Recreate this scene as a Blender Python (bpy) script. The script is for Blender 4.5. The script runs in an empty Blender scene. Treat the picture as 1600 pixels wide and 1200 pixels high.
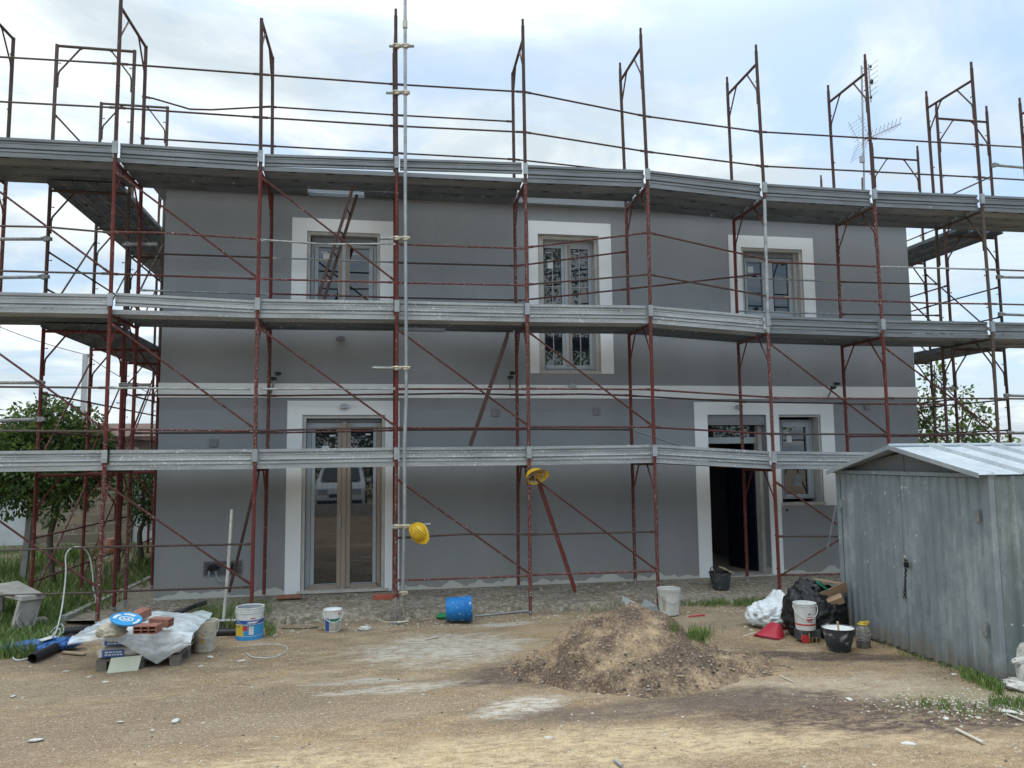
import bpy, bmesh, math, random
from math import radians, sin, cos, pi
from mathutils import Vector, Matrix, noise
random.seed(7)
scene = bpy.context.scene
COL = scene.collection

# ---------------------------------------------------------------- camera, world, sun, exposure
CAM = Vector((-2.97371, -11.63041, 2.23877)); YAW, PITCH, ROLL, FPX = 0.177302, 0.095664, -0.011151, 1203.14
_f = Vector((sin(YAW)*cos(PITCH), cos(YAW)*cos(PITCH), sin(PITCH)))
_r0 = Vector((cos(YAW), -sin(YAW), 0)); _u0 = _r0.cross(_f)
_r = cos(ROLL)*_r0 + sin(ROLL)*_u0; _u = -sin(ROLL)*_r0 + cos(ROLL)*_u0
cam_data = bpy.data.cameras.new('camera'); cam = bpy.data.objects.new('camera', cam_data); COL.objects.link(cam)
cam.matrix_world = Matrix(((_r.x, _u.x, -_f.x, CAM.x), (_r.y, _u.y, -_f.y, CAM.y), (_r.z, _u.z, -_f.z, CAM.z), (0, 0, 0, 1)))
cam_data.sensor_width = 36; cam_data.lens = 36*FPX/1600
cam_data.clip_start = 0.05; cam_data.clip_end = 3000
scene.camera = cam

SUN_EL, SUN_AZ = radians(52), radians(28)      # sun high behind the house, to the right, veiled by cloud
w = bpy.data.worlds.new('World'); scene.world = w; w.use_nodes = True
nt = w.node_tree; N = nt.nodes; L = nt.links; N.clear()
out = N.new('ShaderNodeOutputWorld'); bg = N.new('ShaderNodeBackground'); bg.inputs[1].default_value = 0.12
sky = N.new('ShaderNodeTexSky'); sky.sky_type = 'NISHITA'; sky.sun_disc = False
sky.sun_elevation = SUN_EL; sky.sun_rotation = SUN_AZ; sky.air_density = 1.2; sky.dust_density = 1.5
tc = N.new('ShaderNodeTexCoord')
sep = N.new('ShaderNodeSeparateXYZ'); L.new(tc.outputs['Generated'], sep.inputs[0])
# project the view direction on a cloud layer:  (x, y) / (z + 0.12)
zz = N.new('ShaderNodeMath'); zz.operation = 'MAXIMUM'; L.new(sep.outputs[2], zz.inputs[0]); zz.inputs[1].default_value = 0.0
za = N.new('ShaderNodeMath'); za.operation = 'ADD'; L.new(zz.outputs[0], za.inputs[0]); za.inputs[1].default_value = 0.16
dx = N.new('ShaderNodeMath'); dx.operation = 'DIVIDE'; L.new(sep.outputs[0], dx.inputs[0]); L.new(za.outputs[0], dx.inputs[1])
dy = N.new('ShaderNodeMath'); dy.operation = 'DIVIDE'; L.new(sep.outputs[1], dy.inputs[0]); L.new(za.outputs[0], dy.inputs[1])
cmb = N.new('ShaderNodeCombineXYZ'); L.new(dx.outputs[0], cmb.inputs[0]); L.new(dy.outputs[0], cmb.inputs[1]); cmb.inputs[2].default_value = 3.1
mp = N.new('ShaderNodeMapping'); mp.inputs['Scale'].default_value = (1.0, 1.35, 1); mp.inputs['Rotation'].default_value = (0, 0, 0.5)
L.new(cmb.outputs[0], mp.inputs[0])
n1 = N.new('ShaderNodeTexNoise'); n1.inputs['Scale'].default_value = 1.5; n1.inputs['Detail'].default_value = 7; n1.inputs['Roughness'].default_value = 0.58
n1.inputs['Distortion'].default_value = 0.6
L.new(mp.outputs[0], n1.inputs['Vector'])
cover = N.new('ShaderNodeMapRange'); cover.inputs['From Min'].default_value = 0.36; cover.inputs['From Max'].default_value = 0.56
L.new(n1.outputs[0], cover.inputs['Value'])
# the cover thins out towards the upper right (east) and a little low on the left
e1 = N.new('ShaderNodeMapRange'); e1.inputs['From Min'].default_value = 0.25; e1.inputs['From Max'].default_value = 0.75
e1.inputs['To Min'].default_value = 0.35; e1.inputs['To Max'].default_value = -0.5
L.new(sep.outputs[0], e1.inputs['Value'])
ad = N.new('ShaderNodeMath'); ad.operation = 'ADD'; ad.use_clamp = True; L.new(cover.outputs[0], ad.inputs[0]); L.new(e1.outputs[0], ad.inputs[1])
n2 = N.new('ShaderNodeTexNoise'); n2.inputs['Scale'].default_value = 1.5; n2.inputs['Detail'].default_value = 9; n2.inputs['Roughness'].default_value = 0.60; n2.inputs['Distortion'].default_value = 0.5
mp2 = N.new('ShaderNodeMapping'); mp2.inputs['Location'].default_value = (5, 2, 1); L.new(cmb.outputs[0], mp2.inputs[0]); L.new(mp2.outputs[0], n2.inputs['Vector'])
cr = N.new('ShaderNodeValToRGB')
cr.color_ramp.elements[0].position = 0.40; cr.color_ramp.elements[0].color = (5.3, 6.1, 6.6, 1)
cr.color_ramp.elements[1].position = 0.60; cr.color_ramp.elements[1].color = (8.1, 8.65, 8.8, 1)
L.new(n2.outputs[0], cr.inputs[0])
mx = N.new('ShaderNodeMix'); mx.data_type = 'RGBA'; L.new(ad.outputs[0], mx.inputs['Factor'])
sk = N.new('ShaderNodeMix'); sk.data_type = 'RGBA'; sk.blend_type = 'MIX'; sk.inputs['Factor'].default_value = 0.55
sk.inputs['B'].default_value = (3.2, 5.3, 8.0, 1)
L.new(sky.outputs[0], sk.inputs['A'])
L.new(sk.outputs['Result'], mx.inputs['A']); L.new(cr.outputs[0], mx.inputs['B'])
# overcast luminance: brighter towards the zenith and on the open side opposite the facade
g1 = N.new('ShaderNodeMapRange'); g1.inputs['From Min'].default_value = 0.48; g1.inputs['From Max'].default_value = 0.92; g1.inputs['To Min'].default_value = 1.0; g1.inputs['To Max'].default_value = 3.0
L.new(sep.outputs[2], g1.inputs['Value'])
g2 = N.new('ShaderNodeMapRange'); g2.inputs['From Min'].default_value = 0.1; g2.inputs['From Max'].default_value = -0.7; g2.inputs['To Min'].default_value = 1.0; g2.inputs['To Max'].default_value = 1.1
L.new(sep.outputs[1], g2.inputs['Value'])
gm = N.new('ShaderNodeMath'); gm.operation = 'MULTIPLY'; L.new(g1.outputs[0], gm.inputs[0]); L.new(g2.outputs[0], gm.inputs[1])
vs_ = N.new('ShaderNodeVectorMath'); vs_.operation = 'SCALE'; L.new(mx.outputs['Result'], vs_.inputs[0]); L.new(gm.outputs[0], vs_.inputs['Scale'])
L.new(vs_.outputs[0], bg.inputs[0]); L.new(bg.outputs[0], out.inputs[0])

sd = bpy.data.lights.new('sun', 'SUN'); sd.energy = 0.9; sd.angle = radians(16); sd.color = (1, 0.96, 0.9)
sun = bpy.data.objects.new('sun', sd); COL.objects.link(sun)
sdir = Vector((sin(SUN_AZ)*cos(SUN_EL), cos(SUN_AZ)*cos(SUN_EL), sin(SUN_EL)))
sun.rotation_euler = sdir.to_track_quat('Z', 'Y').to_euler()
scene.view_settings.view_transform = 'Standard'; scene.view_settings.look = 'None'
scene.view_settings.gamma = 1; scene.view_settings.exposure = 0.15

# ---------------------------------------------------------------- surveying helpers
def _ray(px, py):
    return _r*((px-800)/FPX) + _u*(-(py-600)/FPX) + _f
def W(px, py, Y):                       # the point of the photograph's pixel on the vertical plane y = Y
    d = _ray(px, py); return CAM + d*((Y-CAM.y)/d.y)
def WX(px, py, X):
    d = _ray(px, py); return CAM + d*((X-CAM.x)/d.x)
def WZ(px, py, Z):
    d = _ray(px, py); return CAM + d*((Z-CAM.z)/d.z)

def gz(x, y):                           # height of the yard
    if y > -1.3: z = 0.12
    elif y > -6: z = 0.12 + (-1.3-y)/4.7*0.15
    elif y > -14: z = 0.27 + (-6-y)/8*0.27
    else: z = 0.54
    if x < -6.2 and y > -3: z += min(1, (-6.2-x)/1.5)*0.10
    if y > 2 and x < -6: z += min(0.35, (y-2)*0.06)
    return z
def G(px, py):                          # the point of the yard under a pixel
    z = 0.2
    for _ in range(12):
        p = WZ(px, py, z); z = gz(p.x, p.y)
    return WZ(px, py, z)

# ---------------------------------------------------------------- mesh helpers
class MB:
    def __init__(s): s.v = []; s.f = []; s.m = []; s.mi = 0
    def add(s, vs, fs, mi=None):
        o = len(s.v); s.v += [tuple(p) for p in vs]; s.f += [tuple(i+o for i in f) for f in fs]
        s.m += [s.mi if mi is None else mi]*len(fs); return s
    def box(s, a, b, mi=None):
        x0, y0, z0 = a; x1, y1, z1 = b
        if x1 < x0: x0, x1 = x1, x0
        if y1 < y0: y0, y1 = y1, y0
        if z1 < z0: z0, z1 = z1, z0
        return s.add([(x0,y0,z0),(x1,y0,z0),(x1,y1,z0),(x0,y1,z0),(x0,y0,z1),(x1,y0,z1),(x1,y1,z1),(x0,y1,z1)],
                     [(0,3,2,1),(4,5,6,7),(0,1,5,4),(1,2,6,5),(2,3,7,6),(3,0,4,7)], mi)
    def obox(s, c, ax, ay, az, mi=None):      # box from a centre and three half axes
        c, ax, ay, az = map(Vector, (c, ax, ay, az)); vs = []
        for k in (-1, 1):
            for i, j in ((-1,-1),(1,-1),(1,1),(-1,1)): vs.append(c+ax*i+ay*j+az*k)
        return s.add(vs, [(0,3,2,1),(4,5,6,7),(0,1,5,4),(1,2,6,5),(2,3,7,6),(3,0,4,7)], mi)
    def tube(s, pts, r, n=8, cap=True, mi=None, closed=False):
        pts = [Vector(p) for p in pts]; m = len(pts); rr = r if isinstance(r, (list, tuple)) else [r]*m
        vs = []; ref = None
        for i, p in enumerate(pts):
            if closed: t = (pts[(i+1) % m]-pts[i-1])
            else: t = (pts[min(i+1, m-1)]-pts[max(i-1, 0)])
            if t.length < 1e-9: t = Vector((0, 0, 1))
            t.normalize()
            if ref is None:
                ref = Vector((0, 0, 1)) if abs(t.z) < .9 else Vector((1, 0, 0))
            a = t.cross(ref)
            if a.length < 1e-6: a = t.cross(Vector((0, 1, 0.1)))
            a.normalize(); b = t.cross(a); ref = -b if False else a.cross(t)
            for k in range(n):
                th = 2*pi*k/n; vs.append(p + (a*cos(th)+b*sin(th))*rr[i])
        fs = []
        for i in range(m if closed else m-1):
            j = (i+1) % m
            for k in range(n):
                k2 = (k+1) % n; fs.append((i*n+k, i*n+k2, j*n+k2, j*n+k))
        if cap and not closed:
            fs.append(tuple(range(n))[::-1]); fs.append(tuple((m-1)*n+k for k in range(n)))
        return s.add(vs, fs, mi)
    def lathe(s, prof, c=(0,0,0), n=24, mi=None, mat=None, cap=True):      # prof: (r, z) pairs
        c = Vector(c); vs = []
        for r, z in prof:
            for k in range(n):
                th = 2*pi*k/n; q = Vector((r*cos(th), r*sin(th), z))
                if mat is not None: q = mat @ q
                vs.append(q+c)
        fs = []
        for i in range(len(prof)-1):
            for k in range(n):
                k2 = (k+1) % n; fs.append((i*n+k, i*n+k2, (i+1)*n+k2, (i+1)*n+k))
        if cap and prof[0][0] > 1e-4: fs.append(tuple(range(n))[::-1])
        if cap and prof[-1][0] > 1e-4: fs.append(tuple((len(prof)-1)*n+k for k in range(n)))
        return s.add(vs, fs, mi)
    def sweep(s, prof, A, B, nrm, mi=None):    # closed profile (d, z) swept along AB; d measured along nrm
        A, B, nrm = Vector(A), Vector(B), Vector(nrm); n = len(prof)
        vs = [A+nrm*d+Vector((0,0,z)) for d, z in prof]+[B+nrm*d+Vector((0,0,z)) for d, z in prof]
        fs = [(k, (k+1) % n, n+(k+1) % n, n+k) for k in range(n)]
        fs += [tuple(range(n))[::-1], tuple(n+k for k in range(n))]
        return s.add(vs, fs, mi)
    def grid(s, rows, mi=None):                # rows of points
        nr, nc = len(rows), len(rows[0]); vs = [p for r in rows for p in r]
        fs = [(i*nc+j, i*nc+j+1, (i+1)*nc+j+1, (i+1)*nc+j) for i in range(nr-1) for j in range(nc-1)]
        return s.add(vs, fs, mi)
    def xform(s, mat): s.v = [tuple(mat @ Vector(p)) for p in s.v]; return s
    def build(s, name, mats, parent=None, smooth=30, bevel=0):
        me = bpy.data.meshes.new(name); me.from_pydata(s.v, [], s.f)
        if not isinstance(mats, (list, tuple)): mats = [mats]
        for m in mats: me.materials.append(m)
        if len(mats) > 1: me.polygons.foreach_set('material_index', s.m)
        bm = bmesh.new(); bm.from_mesh(me); bmesh.ops.recalc_face_normals(bm, faces=bm.faces[:]) if len(bm.faces) < 60000 else None
        bm.to_mesh(me); bm.free()
        if smooth:
            me.polygons.foreach_set('use_smooth', [True]*len(me.polygons))
            if smooth < 170: me.set_sharp_from_angle(angle=radians(smooth))
        o = bpy.data.objects.new(name, me); COL.objects.link(o)
        if parent is not None: o.parent = parent
        if bevel:
            b = o.modifiers.new('bevel', 'BEVEL'); b.width = bevel; b.segments = 2; b.limit_method = 'ANGLE'; b.harden_normals = True
        return o
def tag(o, label=None, cat=None, group=None, kind=None):
    if label: o['label'] = label
    if cat: o['category'] = cat
    if group: o['group'] = group
    if kind: o['kind'] = kind
    return o
def thing(name, label, cat, loc=(0,0,0), rz=0, group=None):
    o = bpy.data.objects.new(name, None); COL.objects.link(o); o.location = loc; o.rotation_euler = (0,0,rz)
    o.empty_display_size = .2
    return tag(o, label, cat, group)
def near_r(a): return random.uniform(-a, a)

# ---------------------------------------------------------------- materials
def ramp(nt, fac, stops):
    c = nt.nodes.new('ShaderNodeValToRGB'); els = c.color_ramp.elements
    while len(els) < len(stops): els.new(0.5)
    for e, (p, col) in zip(els, stops):
        e.position = p; e.color = (*col, 1) if len(col) == 3 else col
    nt.links.new(fac, c.inputs[0]); return c.outputs[0]
def tnoise(nt, scale, detail=5, rough=.6, stretch=(1,1,1), loc=(0,0,0), coord=None, rnd=False, dist=0):
    m = nt.nodes.new('ShaderNodeMapping'); m.inputs['Scale'].default_value = stretch; m.inputs['Location'].default_value = loc
    if coord is None:
        t = nt.nodes.new('ShaderNodeTexCoord'); coord = t.outputs['Object']
    if rnd:
        oi = nt.nodes.new('ShaderNodeObjectInfo'); a = nt.nodes.new('ShaderNodeVectorMath'); a.operation = 'SCALE'
        cb = nt.nodes.new('ShaderNodeCombineXYZ')
        for k in range(3): nt.links.new(oi.outputs['Random'], cb.inputs[k])
        nt.links.new(cb.outputs[0], a.inputs[0]); a.inputs['Scale'].default_value = 57
        b = nt.nodes.new('ShaderNodeVectorMath'); b.operation = 'ADD'; nt.links.new(coord, b.inputs[0]); nt.links.new(a.outputs[0], b.inputs[1]); coord = b.outputs[0]
    nt.links.new(coord, m.inputs[0])
    n = nt.nodes.new('ShaderNodeTexNoise'); n.inputs['Scale'].default_value = scale; n.inputs['Detail'].default_value = detail
    n.inputs['Roughness'].default_value = rough; n.inputs['Distortion'].default_value = dist
    nt.links.new(m.outputs[0], n.inputs['Vector']); return n.outputs[0]
def mixc(nt, fac, a, b, blend='MIX'):
    m = nt.nodes.new('ShaderNodeMix'); m.data_type = 'RGBA'; m.blend_type = blend
    for sock, v in (('Factor', fac), ('A', a), ('B', b)):
        if isinstance(v, (int, float)): m.inputs[sock].default_value = v
        elif isinstance(v, tuple): m.inputs[sock].default_value = (*v, 1) if len(v) == 3 else v
        else: nt.links.new(v, m.inputs[sock])
    return m.outputs['Result']
def step(nt, v, lo, hi, a=0., b=1.):
    m = nt.nodes.new('ShaderNodeMapRange'); m.inputs['From Min'].default_value = lo; m.inputs['From Max'].default_value = hi
    m.inputs['To Min'].default_value = a; m.inputs['To Max'].default_value = b
    nt.links.new(v, m.inputs['Value']); return m.outputs[0]
def newmat(name, rough=.7, metal=0., spec=.5):
    m = bpy.data.materials.new(name); m.use_nodes = True; nt = m.node_tree
    b = nt.nodes['Principled BSDF']; b.inputs['Roughness'].default_value = rough; b.inputs['Metallic'].default_value = metal
    b.inputs['Specular IOR Level'].default_value = spec
    return m, nt, b
def bump(nt, b, h, strength=.3, dist=.01):
    u = nt.nodes.new('ShaderNodeBump'); u.inputs['Strength'].default_value = strength; u.inputs['Distance'].default_value = dist
    nt.links.new(h, u.inputs['Height']); nt.links.new(u.outputs[0], b.inputs['Normal'])
def simple(name, col, rough=.6, metal=0., var=.15, scale=8, bmp=0., col2=None, spec=.4, stretch=(1,1,1), thr=(.35,.7)):
    m, nt, b = newmat(name, rough, metal, spec)
    n = tnoise(nt, scale, 6, .6, stretch, rnd=True)
    c2 = col2 or tuple(c*(1-var) for c in col)
    c = mixc(nt, step(nt, n, *thr), col, c2); nt.links.new(c, b.inputs['Base Color'])
    nt.links.new(step(nt, n, .3, .7, max(0, rough-.12), min(1, rough+.12)), b.inputs['Roughness'])
    if bmp: bump(nt, b, tnoise(nt, scale*4, 6), bmp)
    return m
def splattered(name, col, col2, splat, sc=26, amt=(.60,.66), rough=.55, metal=0., stretch=(1,1,1), streak=None, big=True):
    m, nt, b = newmat(name, rough, metal, .25)
    n = tnoise(nt, 5, 6, .65, stretch, rnd=True)
    c = mixc(nt, step(nt, n, .38, .66), col, col2)
    n3 = tnoise(nt, 60, 4, .6, rnd=True); c = mixc(nt, step(nt, n3, .55, .75, 0, .6), c, tuple(x*.45 for x in col))
    n2 = tnoise(nt, sc, 3, .6, rnd=True); msk = step(nt, n2, *amt)
    if big:
        n4 = tnoise(nt, 1.3, 3, .6, rnd=True); k = nt.nodes.new('ShaderNodeMath'); k.operation = 'MULTIPLY'
        nt.links.new(msk, k.inputs[0]); nt.links.new(step(nt, n4, .42, .58), k.inputs[1]); msk = k.outputs[0]
    c = mixc(nt, msk, c, splat)
    nt.links.new(c, b.inputs['Base Color'])
    mm = step(nt, msk, 0, 1, metal, 0); nt.links.new(mm, b.inputs['Metallic'])
    nt.links.new(step(nt, n, .3, .7, rough-.1, rough+.15), b.inputs['Roughness'])
    bump(nt, b, n2, .25, .003)
    return m

m_red = splattered('red_oxide_tube', (.155,.030,.025), (.09,.030,.026), (.60,.54,.50), 62, (.63,.68), .66)
m_red_brace = splattered('red_brace_tube', (.11,.030,.026), (.07,.030,.027), (.60,.54,.50), 60, (.62,.67), .66)
m_red_heavy = splattered('red_tube_splattered', (.14,.036,.031), (.085,.034,.03), (.52,.47,.44), 70, (.595,.64), .68, big=False)
m_brown = splattered('rusty_backlit_brown_tube', (.085,.045,.038), (.055,.04,.035), (.34,.28,.24), 60, (.63,.70), .6)  # rust brown; also puts the backlit darkness of the top lift into colour
m_olive = splattered('weathered_tube', (.085,.07,.055), (.11,.075,.065), (.4,.37,.33), 60, (.62,.68), .6)
m_galv = splattered('galvanised_steel', (.40,.42,.43), (.27,.29,.30), (.70,.70,.66), 22, (.64,.70), .42, .55)
m_galv_rail = splattered('galvanised_rail', (.34,.36,.36), (.20,.20,.20), (.66,.65,.6), 60, (.57,.63), .45, .4)
m_toe_low = splattered('toe_board_splattered', (.42,.44,.45), (.27,.285,.295), (.78,.77,.73), 34, (.60,.68), .5, .3, (.25,1,2.2))
m_toe_top = splattered('toe_board_backlit_grey', (.235,.25,.265), (.16,.175,.185), (.5,.5,.47), 30, (.66,.72), .45, .45, (.25,1,2.2))  # backlit darkness of the top boards put into the grey
m_plank = splattered('deck_plank_steel', (.165,.185,.205), (.105,.12,.135), (.5,.5,.48), 12, (.64,.72), .5, .35, (.3,1,1))  # steel base darkened to deepen the shade under the decks
m_dark = simple('dark_hole', (.012,.012,.013), .9, var=.2)
m_zinc = simple('zinc_coupler', (.55,.50,.38), .4, .6, col2=(.36,.31,.24), scale=30)
m_white_splash = simple('white_surround_plaster', (.80,.82,.83), .8, var=.05, scale=2, bmp=.05, col2=(.76,.785,.80))
m_stone = simple('pale_sill_stone', (.52,.49,.45), .7, var=.2, scale=12)
m_primer = simple('reveal_plaster', (.50,.50,.48), .85, var=.2, scale=10)
m_pvc = simple('window_frame_pvc', (.38,.42,.46), .35, var=.08, scale=4)
m_pvc_beige = simple('beige_film_frame', (.32,.26,.215), .5, var=.12, scale=6)
m_lintel = simple('lintel_grey', (.26,.27,.29), .8, var=.08)
m_navy = simple('navy_door_leaf', (.007,.010,.022), .4, var=.3, scale=5)
m_inwall = simple('interior_plaster', (.25,.24,.23), .9)
m_infloor = simple('interior_floor', (.42,.38,.32), .6, var=.25)
m_paper = simple('paper_sticker', (.62,.66,.68), .8, var=.1)
m_plast_grey = simple('grey_plastic_cover', (.19,.20,.215), .5)
m_steel_dark = simple('blackened_metal', (.03,.03,.03), .5, .5)

def glass_mat(name, tint, refl=.16):
    m, nt, b = newmat(name, .9); nt.nodes.remove(b); o = nt.nodes['Material Output']
    d = nt.nodes.new('ShaderNodeBsdfDiffuse'); g = nt.nodes.new('ShaderNodeBsdfGlossy'); g.inputs['Roughness'].default_value = .015
    n = tnoise(nt, 1.6, 4); c = mixc(nt, step(nt, n, .35, .7), tint, tuple(x*1.9 for x in tint)); nt.links.new(c, d.inputs[0])
    fr = nt.nodes.new('ShaderNodeFresnel'); fr.inputs[0].default_value = 1.5
    a = nt.nodes.new('ShaderNodeMath'); a.operation = 'ADD'; nt.links.new(fr.outputs[0], a.inputs[0]); a.inputs[1].default_value = refl-.04; a.use_clamp = True
    mi = nt.nodes.new('ShaderNodeMixShader'); nt.links.new(a.outputs[0], mi.inputs[0]); nt.links.new(d.outputs[0], mi.inputs[1]); nt.links.new(g.outputs[0], mi.inputs[2])
    g.inputs[0].default_value = (.95,.97,1,1)
    nt.links.new(mi.outputs[0], o.inputs[0]); return m
m_glass = glass_mat('window_glass', (.008,.011,.015), .10)

# grey facade paint with a ragged unpainted strip of primer along its foot
m_wall, nt, b = newmat('grey_facade_paint', .85, 0, .2)
tcw = nt.nodes.new('ShaderNodeTexCoord'); sp = nt.nodes.new('ShaderNodeSeparateXYZ'); nt.links.new(tcw.outputs['Object'], sp.inputs[0])
n = tnoise(nt, .8, 5, .6); c = mixc(nt, step(nt, n, .35, .65), (.285,.302,.320), (.248,.264,.283))
n = tnoise(nt, 14, 5, .6, (.3,1,1)); c = mixc(nt, step(nt, n, .45, .75, 0, .35), c, (.295,.306,.318))
nz = tnoise(nt, 2.6, 2, .5, (1,1,.02)); nf = tnoise(nt, 14, 4, .6, (1,1,.3))
hh = nt.nodes.new('ShaderNodeMath'); hh.operation = 'MULTIPLY_ADD'; nt.links.new(step(nt, nz, .42, .6), hh.inputs[0]); hh.inputs[1].default_value = -.085; nt.links.new(sp.outputs[2], hh.inputs[2])
h2 = nt.nodes.new('ShaderNodeMath'); h2.operation = 'MULTIPLY_ADD'; nt.links.new(nf, h2.inputs[0]); h2.inputs[1].default_value = -.05; nt.links.new(hh.outputs[0], h2.inputs[2])
msk = step(nt, h2.outputs[0], .322, .330, 1, 0)
dz_ = tnoise(nt, 3.2, 6, .7, (1,1,.5), (2,0,1)); dh = nt.nodes.new('ShaderNodeMath'); dh.operation = 'MULTIPLY_ADD'; nt.links.new(dz_, dh.inputs[0]); dh.inputs[1].default_value = -1.6; nt.links.new(sp.outputs[2], dh.inputs[2])
c = mixc(nt, step(nt, dh.outputs[0], -.55, .15, .5, 0), c, (.30,.275,.235))          # dust thrown up along the foot
st_w = tnoise(nt, 3.5, 5, .65, (1,1,.07), (9,0,0)); c = mixc(nt, step(nt, st_w, .54, .72, 0, .28), c, (.31,.33,.35)); c = mixc(nt, step(nt, st_w, .30, .42, .25, 0), c, (.18,.195,.215))
c = mixc(nt, msk, c, (.52,.52,.49)); nt.links.new(c, b.inputs['Base Color'])
bump(nt, b, tnoise(nt, 90, 5), .08, .004)
# ---------------------------------------------------------------- the yard
def axis(lo, hi, step, far):
    a = [lo]
    while a[-1] < hi-1e-6: a.append(a[-1]+step)
    s = step
    while a[-1] < far: s *= 1.35; a.append(a[-1]+s)
    s = step; b = [lo]
    while b[-1] > -far: s *= 1.35; b.append(b[-1]-s)
    return b[1:][::-1]+a
xs = axis(-9.5, 8.0, .07, 900); ys = axis(-9.0, 0.0, .06, 900)
def gbump(x, y):
    if x < -11 or x > 9 or y < -10 or y > 2: return 0
    h = noise.noise(Vector((x*.9, y*1.4, 0)))*.022 + noise.noise(Vector((x*3.1, y*4.3, 4)))*.011 + noise.noise(Vector((x*11, y*11, 9)))*.006
    if y > -1.2: h *= .3
    return h
g = MB(); g.v = [(x, y, gz(x, y)+gbump(x, y)) for y in ys for x in xs]; nx = len(xs)
g.f = [(i*nx+j, i*nx+j+1, (i+1)*nx+j+1, (i+1)*nx+j) for i in range(len(ys)-1) for j in range(nx-1)]; g.m = [0]*len(g.f)

m_ground, nt, b = newmat('sandy_yard', .95, 0, .2)
tcg = nt.nodes.new('ShaderNodeTexCoord'); CO = tcg.outputs['Object']
def blob(nt, cx, cy, rx, ry, rot=0, wob=.5, wsc=1.6, soft=(.75, 1.15)):
    mp = nt.nodes.new('ShaderNodeMapping'); mp.vector_type = 'TEXTURE'
    mp.inputs['Location'].default_value = (cx, cy, 0); mp.inputs['Rotation'].default_value = (0, 0, rot); mp.inputs['Scale'].default_value = (rx, ry, 1000)
    nt.links.new(CO, mp.inputs[0]); ln = nt.nodes.new('ShaderNodeVectorMath'); ln.operation = 'LENGTH'; nt.links.new(mp.outputs[0], ln.inputs[0])
    nn = tnoise(nt, wsc, 7, .68, (1, 1.5, 1), (cx, cy, 0)); a = nt.nodes.new('ShaderNodeMath'); a.operation = 'MULTIPLY_ADD'
    nt.links.new(nn, a.inputs[0]); a.inputs[1].default_value = wob*2; nt.links.new(ln.outputs['Value'], a.inputs[2])
    s_ = nt.nodes.new('ShaderNodeMath'); s_.operation = 'SUBTRACT'; nt.links.new(a.outputs[0], s_.inputs[0]); s_.inputs[1].default_value = wob
    return step(nt, s_.outputs[0], soft[0], soft[1], 1, 0)
big = tnoise(nt, .55, 6, .62, (1, 1.8, 1)); mid = tnoise(nt, 3.2, 7, .66, (1, 1.7, 1)); fine = tnoise(nt, 38, 5, .7); grit = tnoise(nt, 120, 3, .7)
c = mixc(nt, step(nt, big, .36, .64), (.39,.265,.14), (.225,.15,.085))
c = mixc(nt, step(nt, mid, .42, .66, 0, .75), c, (.165,.118,.078))
mid2 = tnoise(nt, 2.1, 7, .66, (1, 2.2, 1), (7, 3, 0)); c = mixc(nt, step(nt, mid2, .50, .66, 0, .75), c, (.45,.345,.22))
def mul(nt, a, bb):
    k = nt.nodes.new('ShaderNodeMath'); k.operation = 'MULTIPLY'
    for i, v in enumerate((a, bb)):
        if isinstance(v, (int, float)): k.inputs[i].default_value = v
        else: nt.links.new(v, k.inputs[i])
    return k.outputs[0]
def patch(c, px, py, rx, ry, col, rot=0, k=1., wob=.5, wsc=1.6, soft=(.7,1.2)):
    p = G(px, py); q = blob(nt, p.x, p.y, rx, ry, rot, wob, wsc, soft)
    brk = tnoise(nt, 7.5, 7, .72, (1, 2.6, 1), (px, py, 0)); q = mul(nt, q, step(nt, brk, .40, .56, .12 if col[0] > .28 else .5, 1)); return mixc(nt, mul(nt, q, k), c, col)
c = patch(c, 230, 1130, 2.2, .75, (.22,.155,.10), .15, .85, .6, 1.8)
c = patch(c, 60, 1080, 1.2, .6, (.25,.185,.125), .15, .7, .6, 1.8)
c = patch(c, 500, 1120, 1.6, .25, (.30,.23,.15), .1, .6, .8, 2.5)
c = patch(c, 900, 1170, 3.4, .40, (.60,.46,.27), 0, .85, .8, 2)
c = patch(c, 640, 960, 5.2, .42, (.25,.21,.165), 0, .55)                      # grey gravelly strip along the plinth
c = patch(c, 1180, 965, 2.2, .5, (.30,.25,.195), 0, .6)
c = patch(c, 700, 1012, .95, .75, (.60,.565,.49), .2, .85, .9, 3.2)            # spilled lime / plaster dust
c = patch(c, 640, 1075, .7, .16, (.55,.52,.46), .1, .8, .9, 4)
c = patch(c, 560, 1065, .5, .12, (.52,.49,.43), 0, .7, .9, 4)
c = patch(c, 815, 1106, .42, .22, (.66,.62,.55), .5, .85, .9, 5)
c = patch(c, 1300, 1075, 1.0, .45, (.47,.40,.31), 0, .7, .6, 2.5)
c = patch(c, 790, 975, .42, .14, (.62,.6,.55), .1, .8, .8, 4)
c = patch(c, 1500, 1090, .75, .28, (.30,.29,.17), 0, .6, .7, 3)
c = patch(c, 60, 960, 1.1, 1.2, (.07,.075,.035), 0, .9, .4, 1.5)
p_ = (-12, 6)
mpg = blob(nt, -13, 6.5, 6.9, 7.0, 0, .25, 1.2); c = mixc(nt, mpg, c, (.055,.055,.03))
mpg = blob(nt, 22, 14, 14.0, 14.0, 0, .25, 1.2); c = mixc(nt, mpg, c, (.07,.08,.035))
sp_ = step(nt, fine, .54, .66, 0, .65); c = mixc(nt, sp_, c, (.56,.46,.33)); sp2 = step(nt, fine, .34, .44, .55, 0); c = mixc(nt, sp2, c, (.13,.10,.075))
g3 = tnoise(nt, 70, 4, .75, (1,1,1), (5,5,0)); c = mixc(nt, step(nt, g3, .52, .60, 0, .45), c, (.20,.15,.105)); c = mixc(nt, step(nt, grit, .56, .64, 0, .7), c, (.62,.52,.38)); c = mixc(nt, step(nt, grit, .36, .43, .7, 0), c, (.09,.07,.055))
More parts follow.
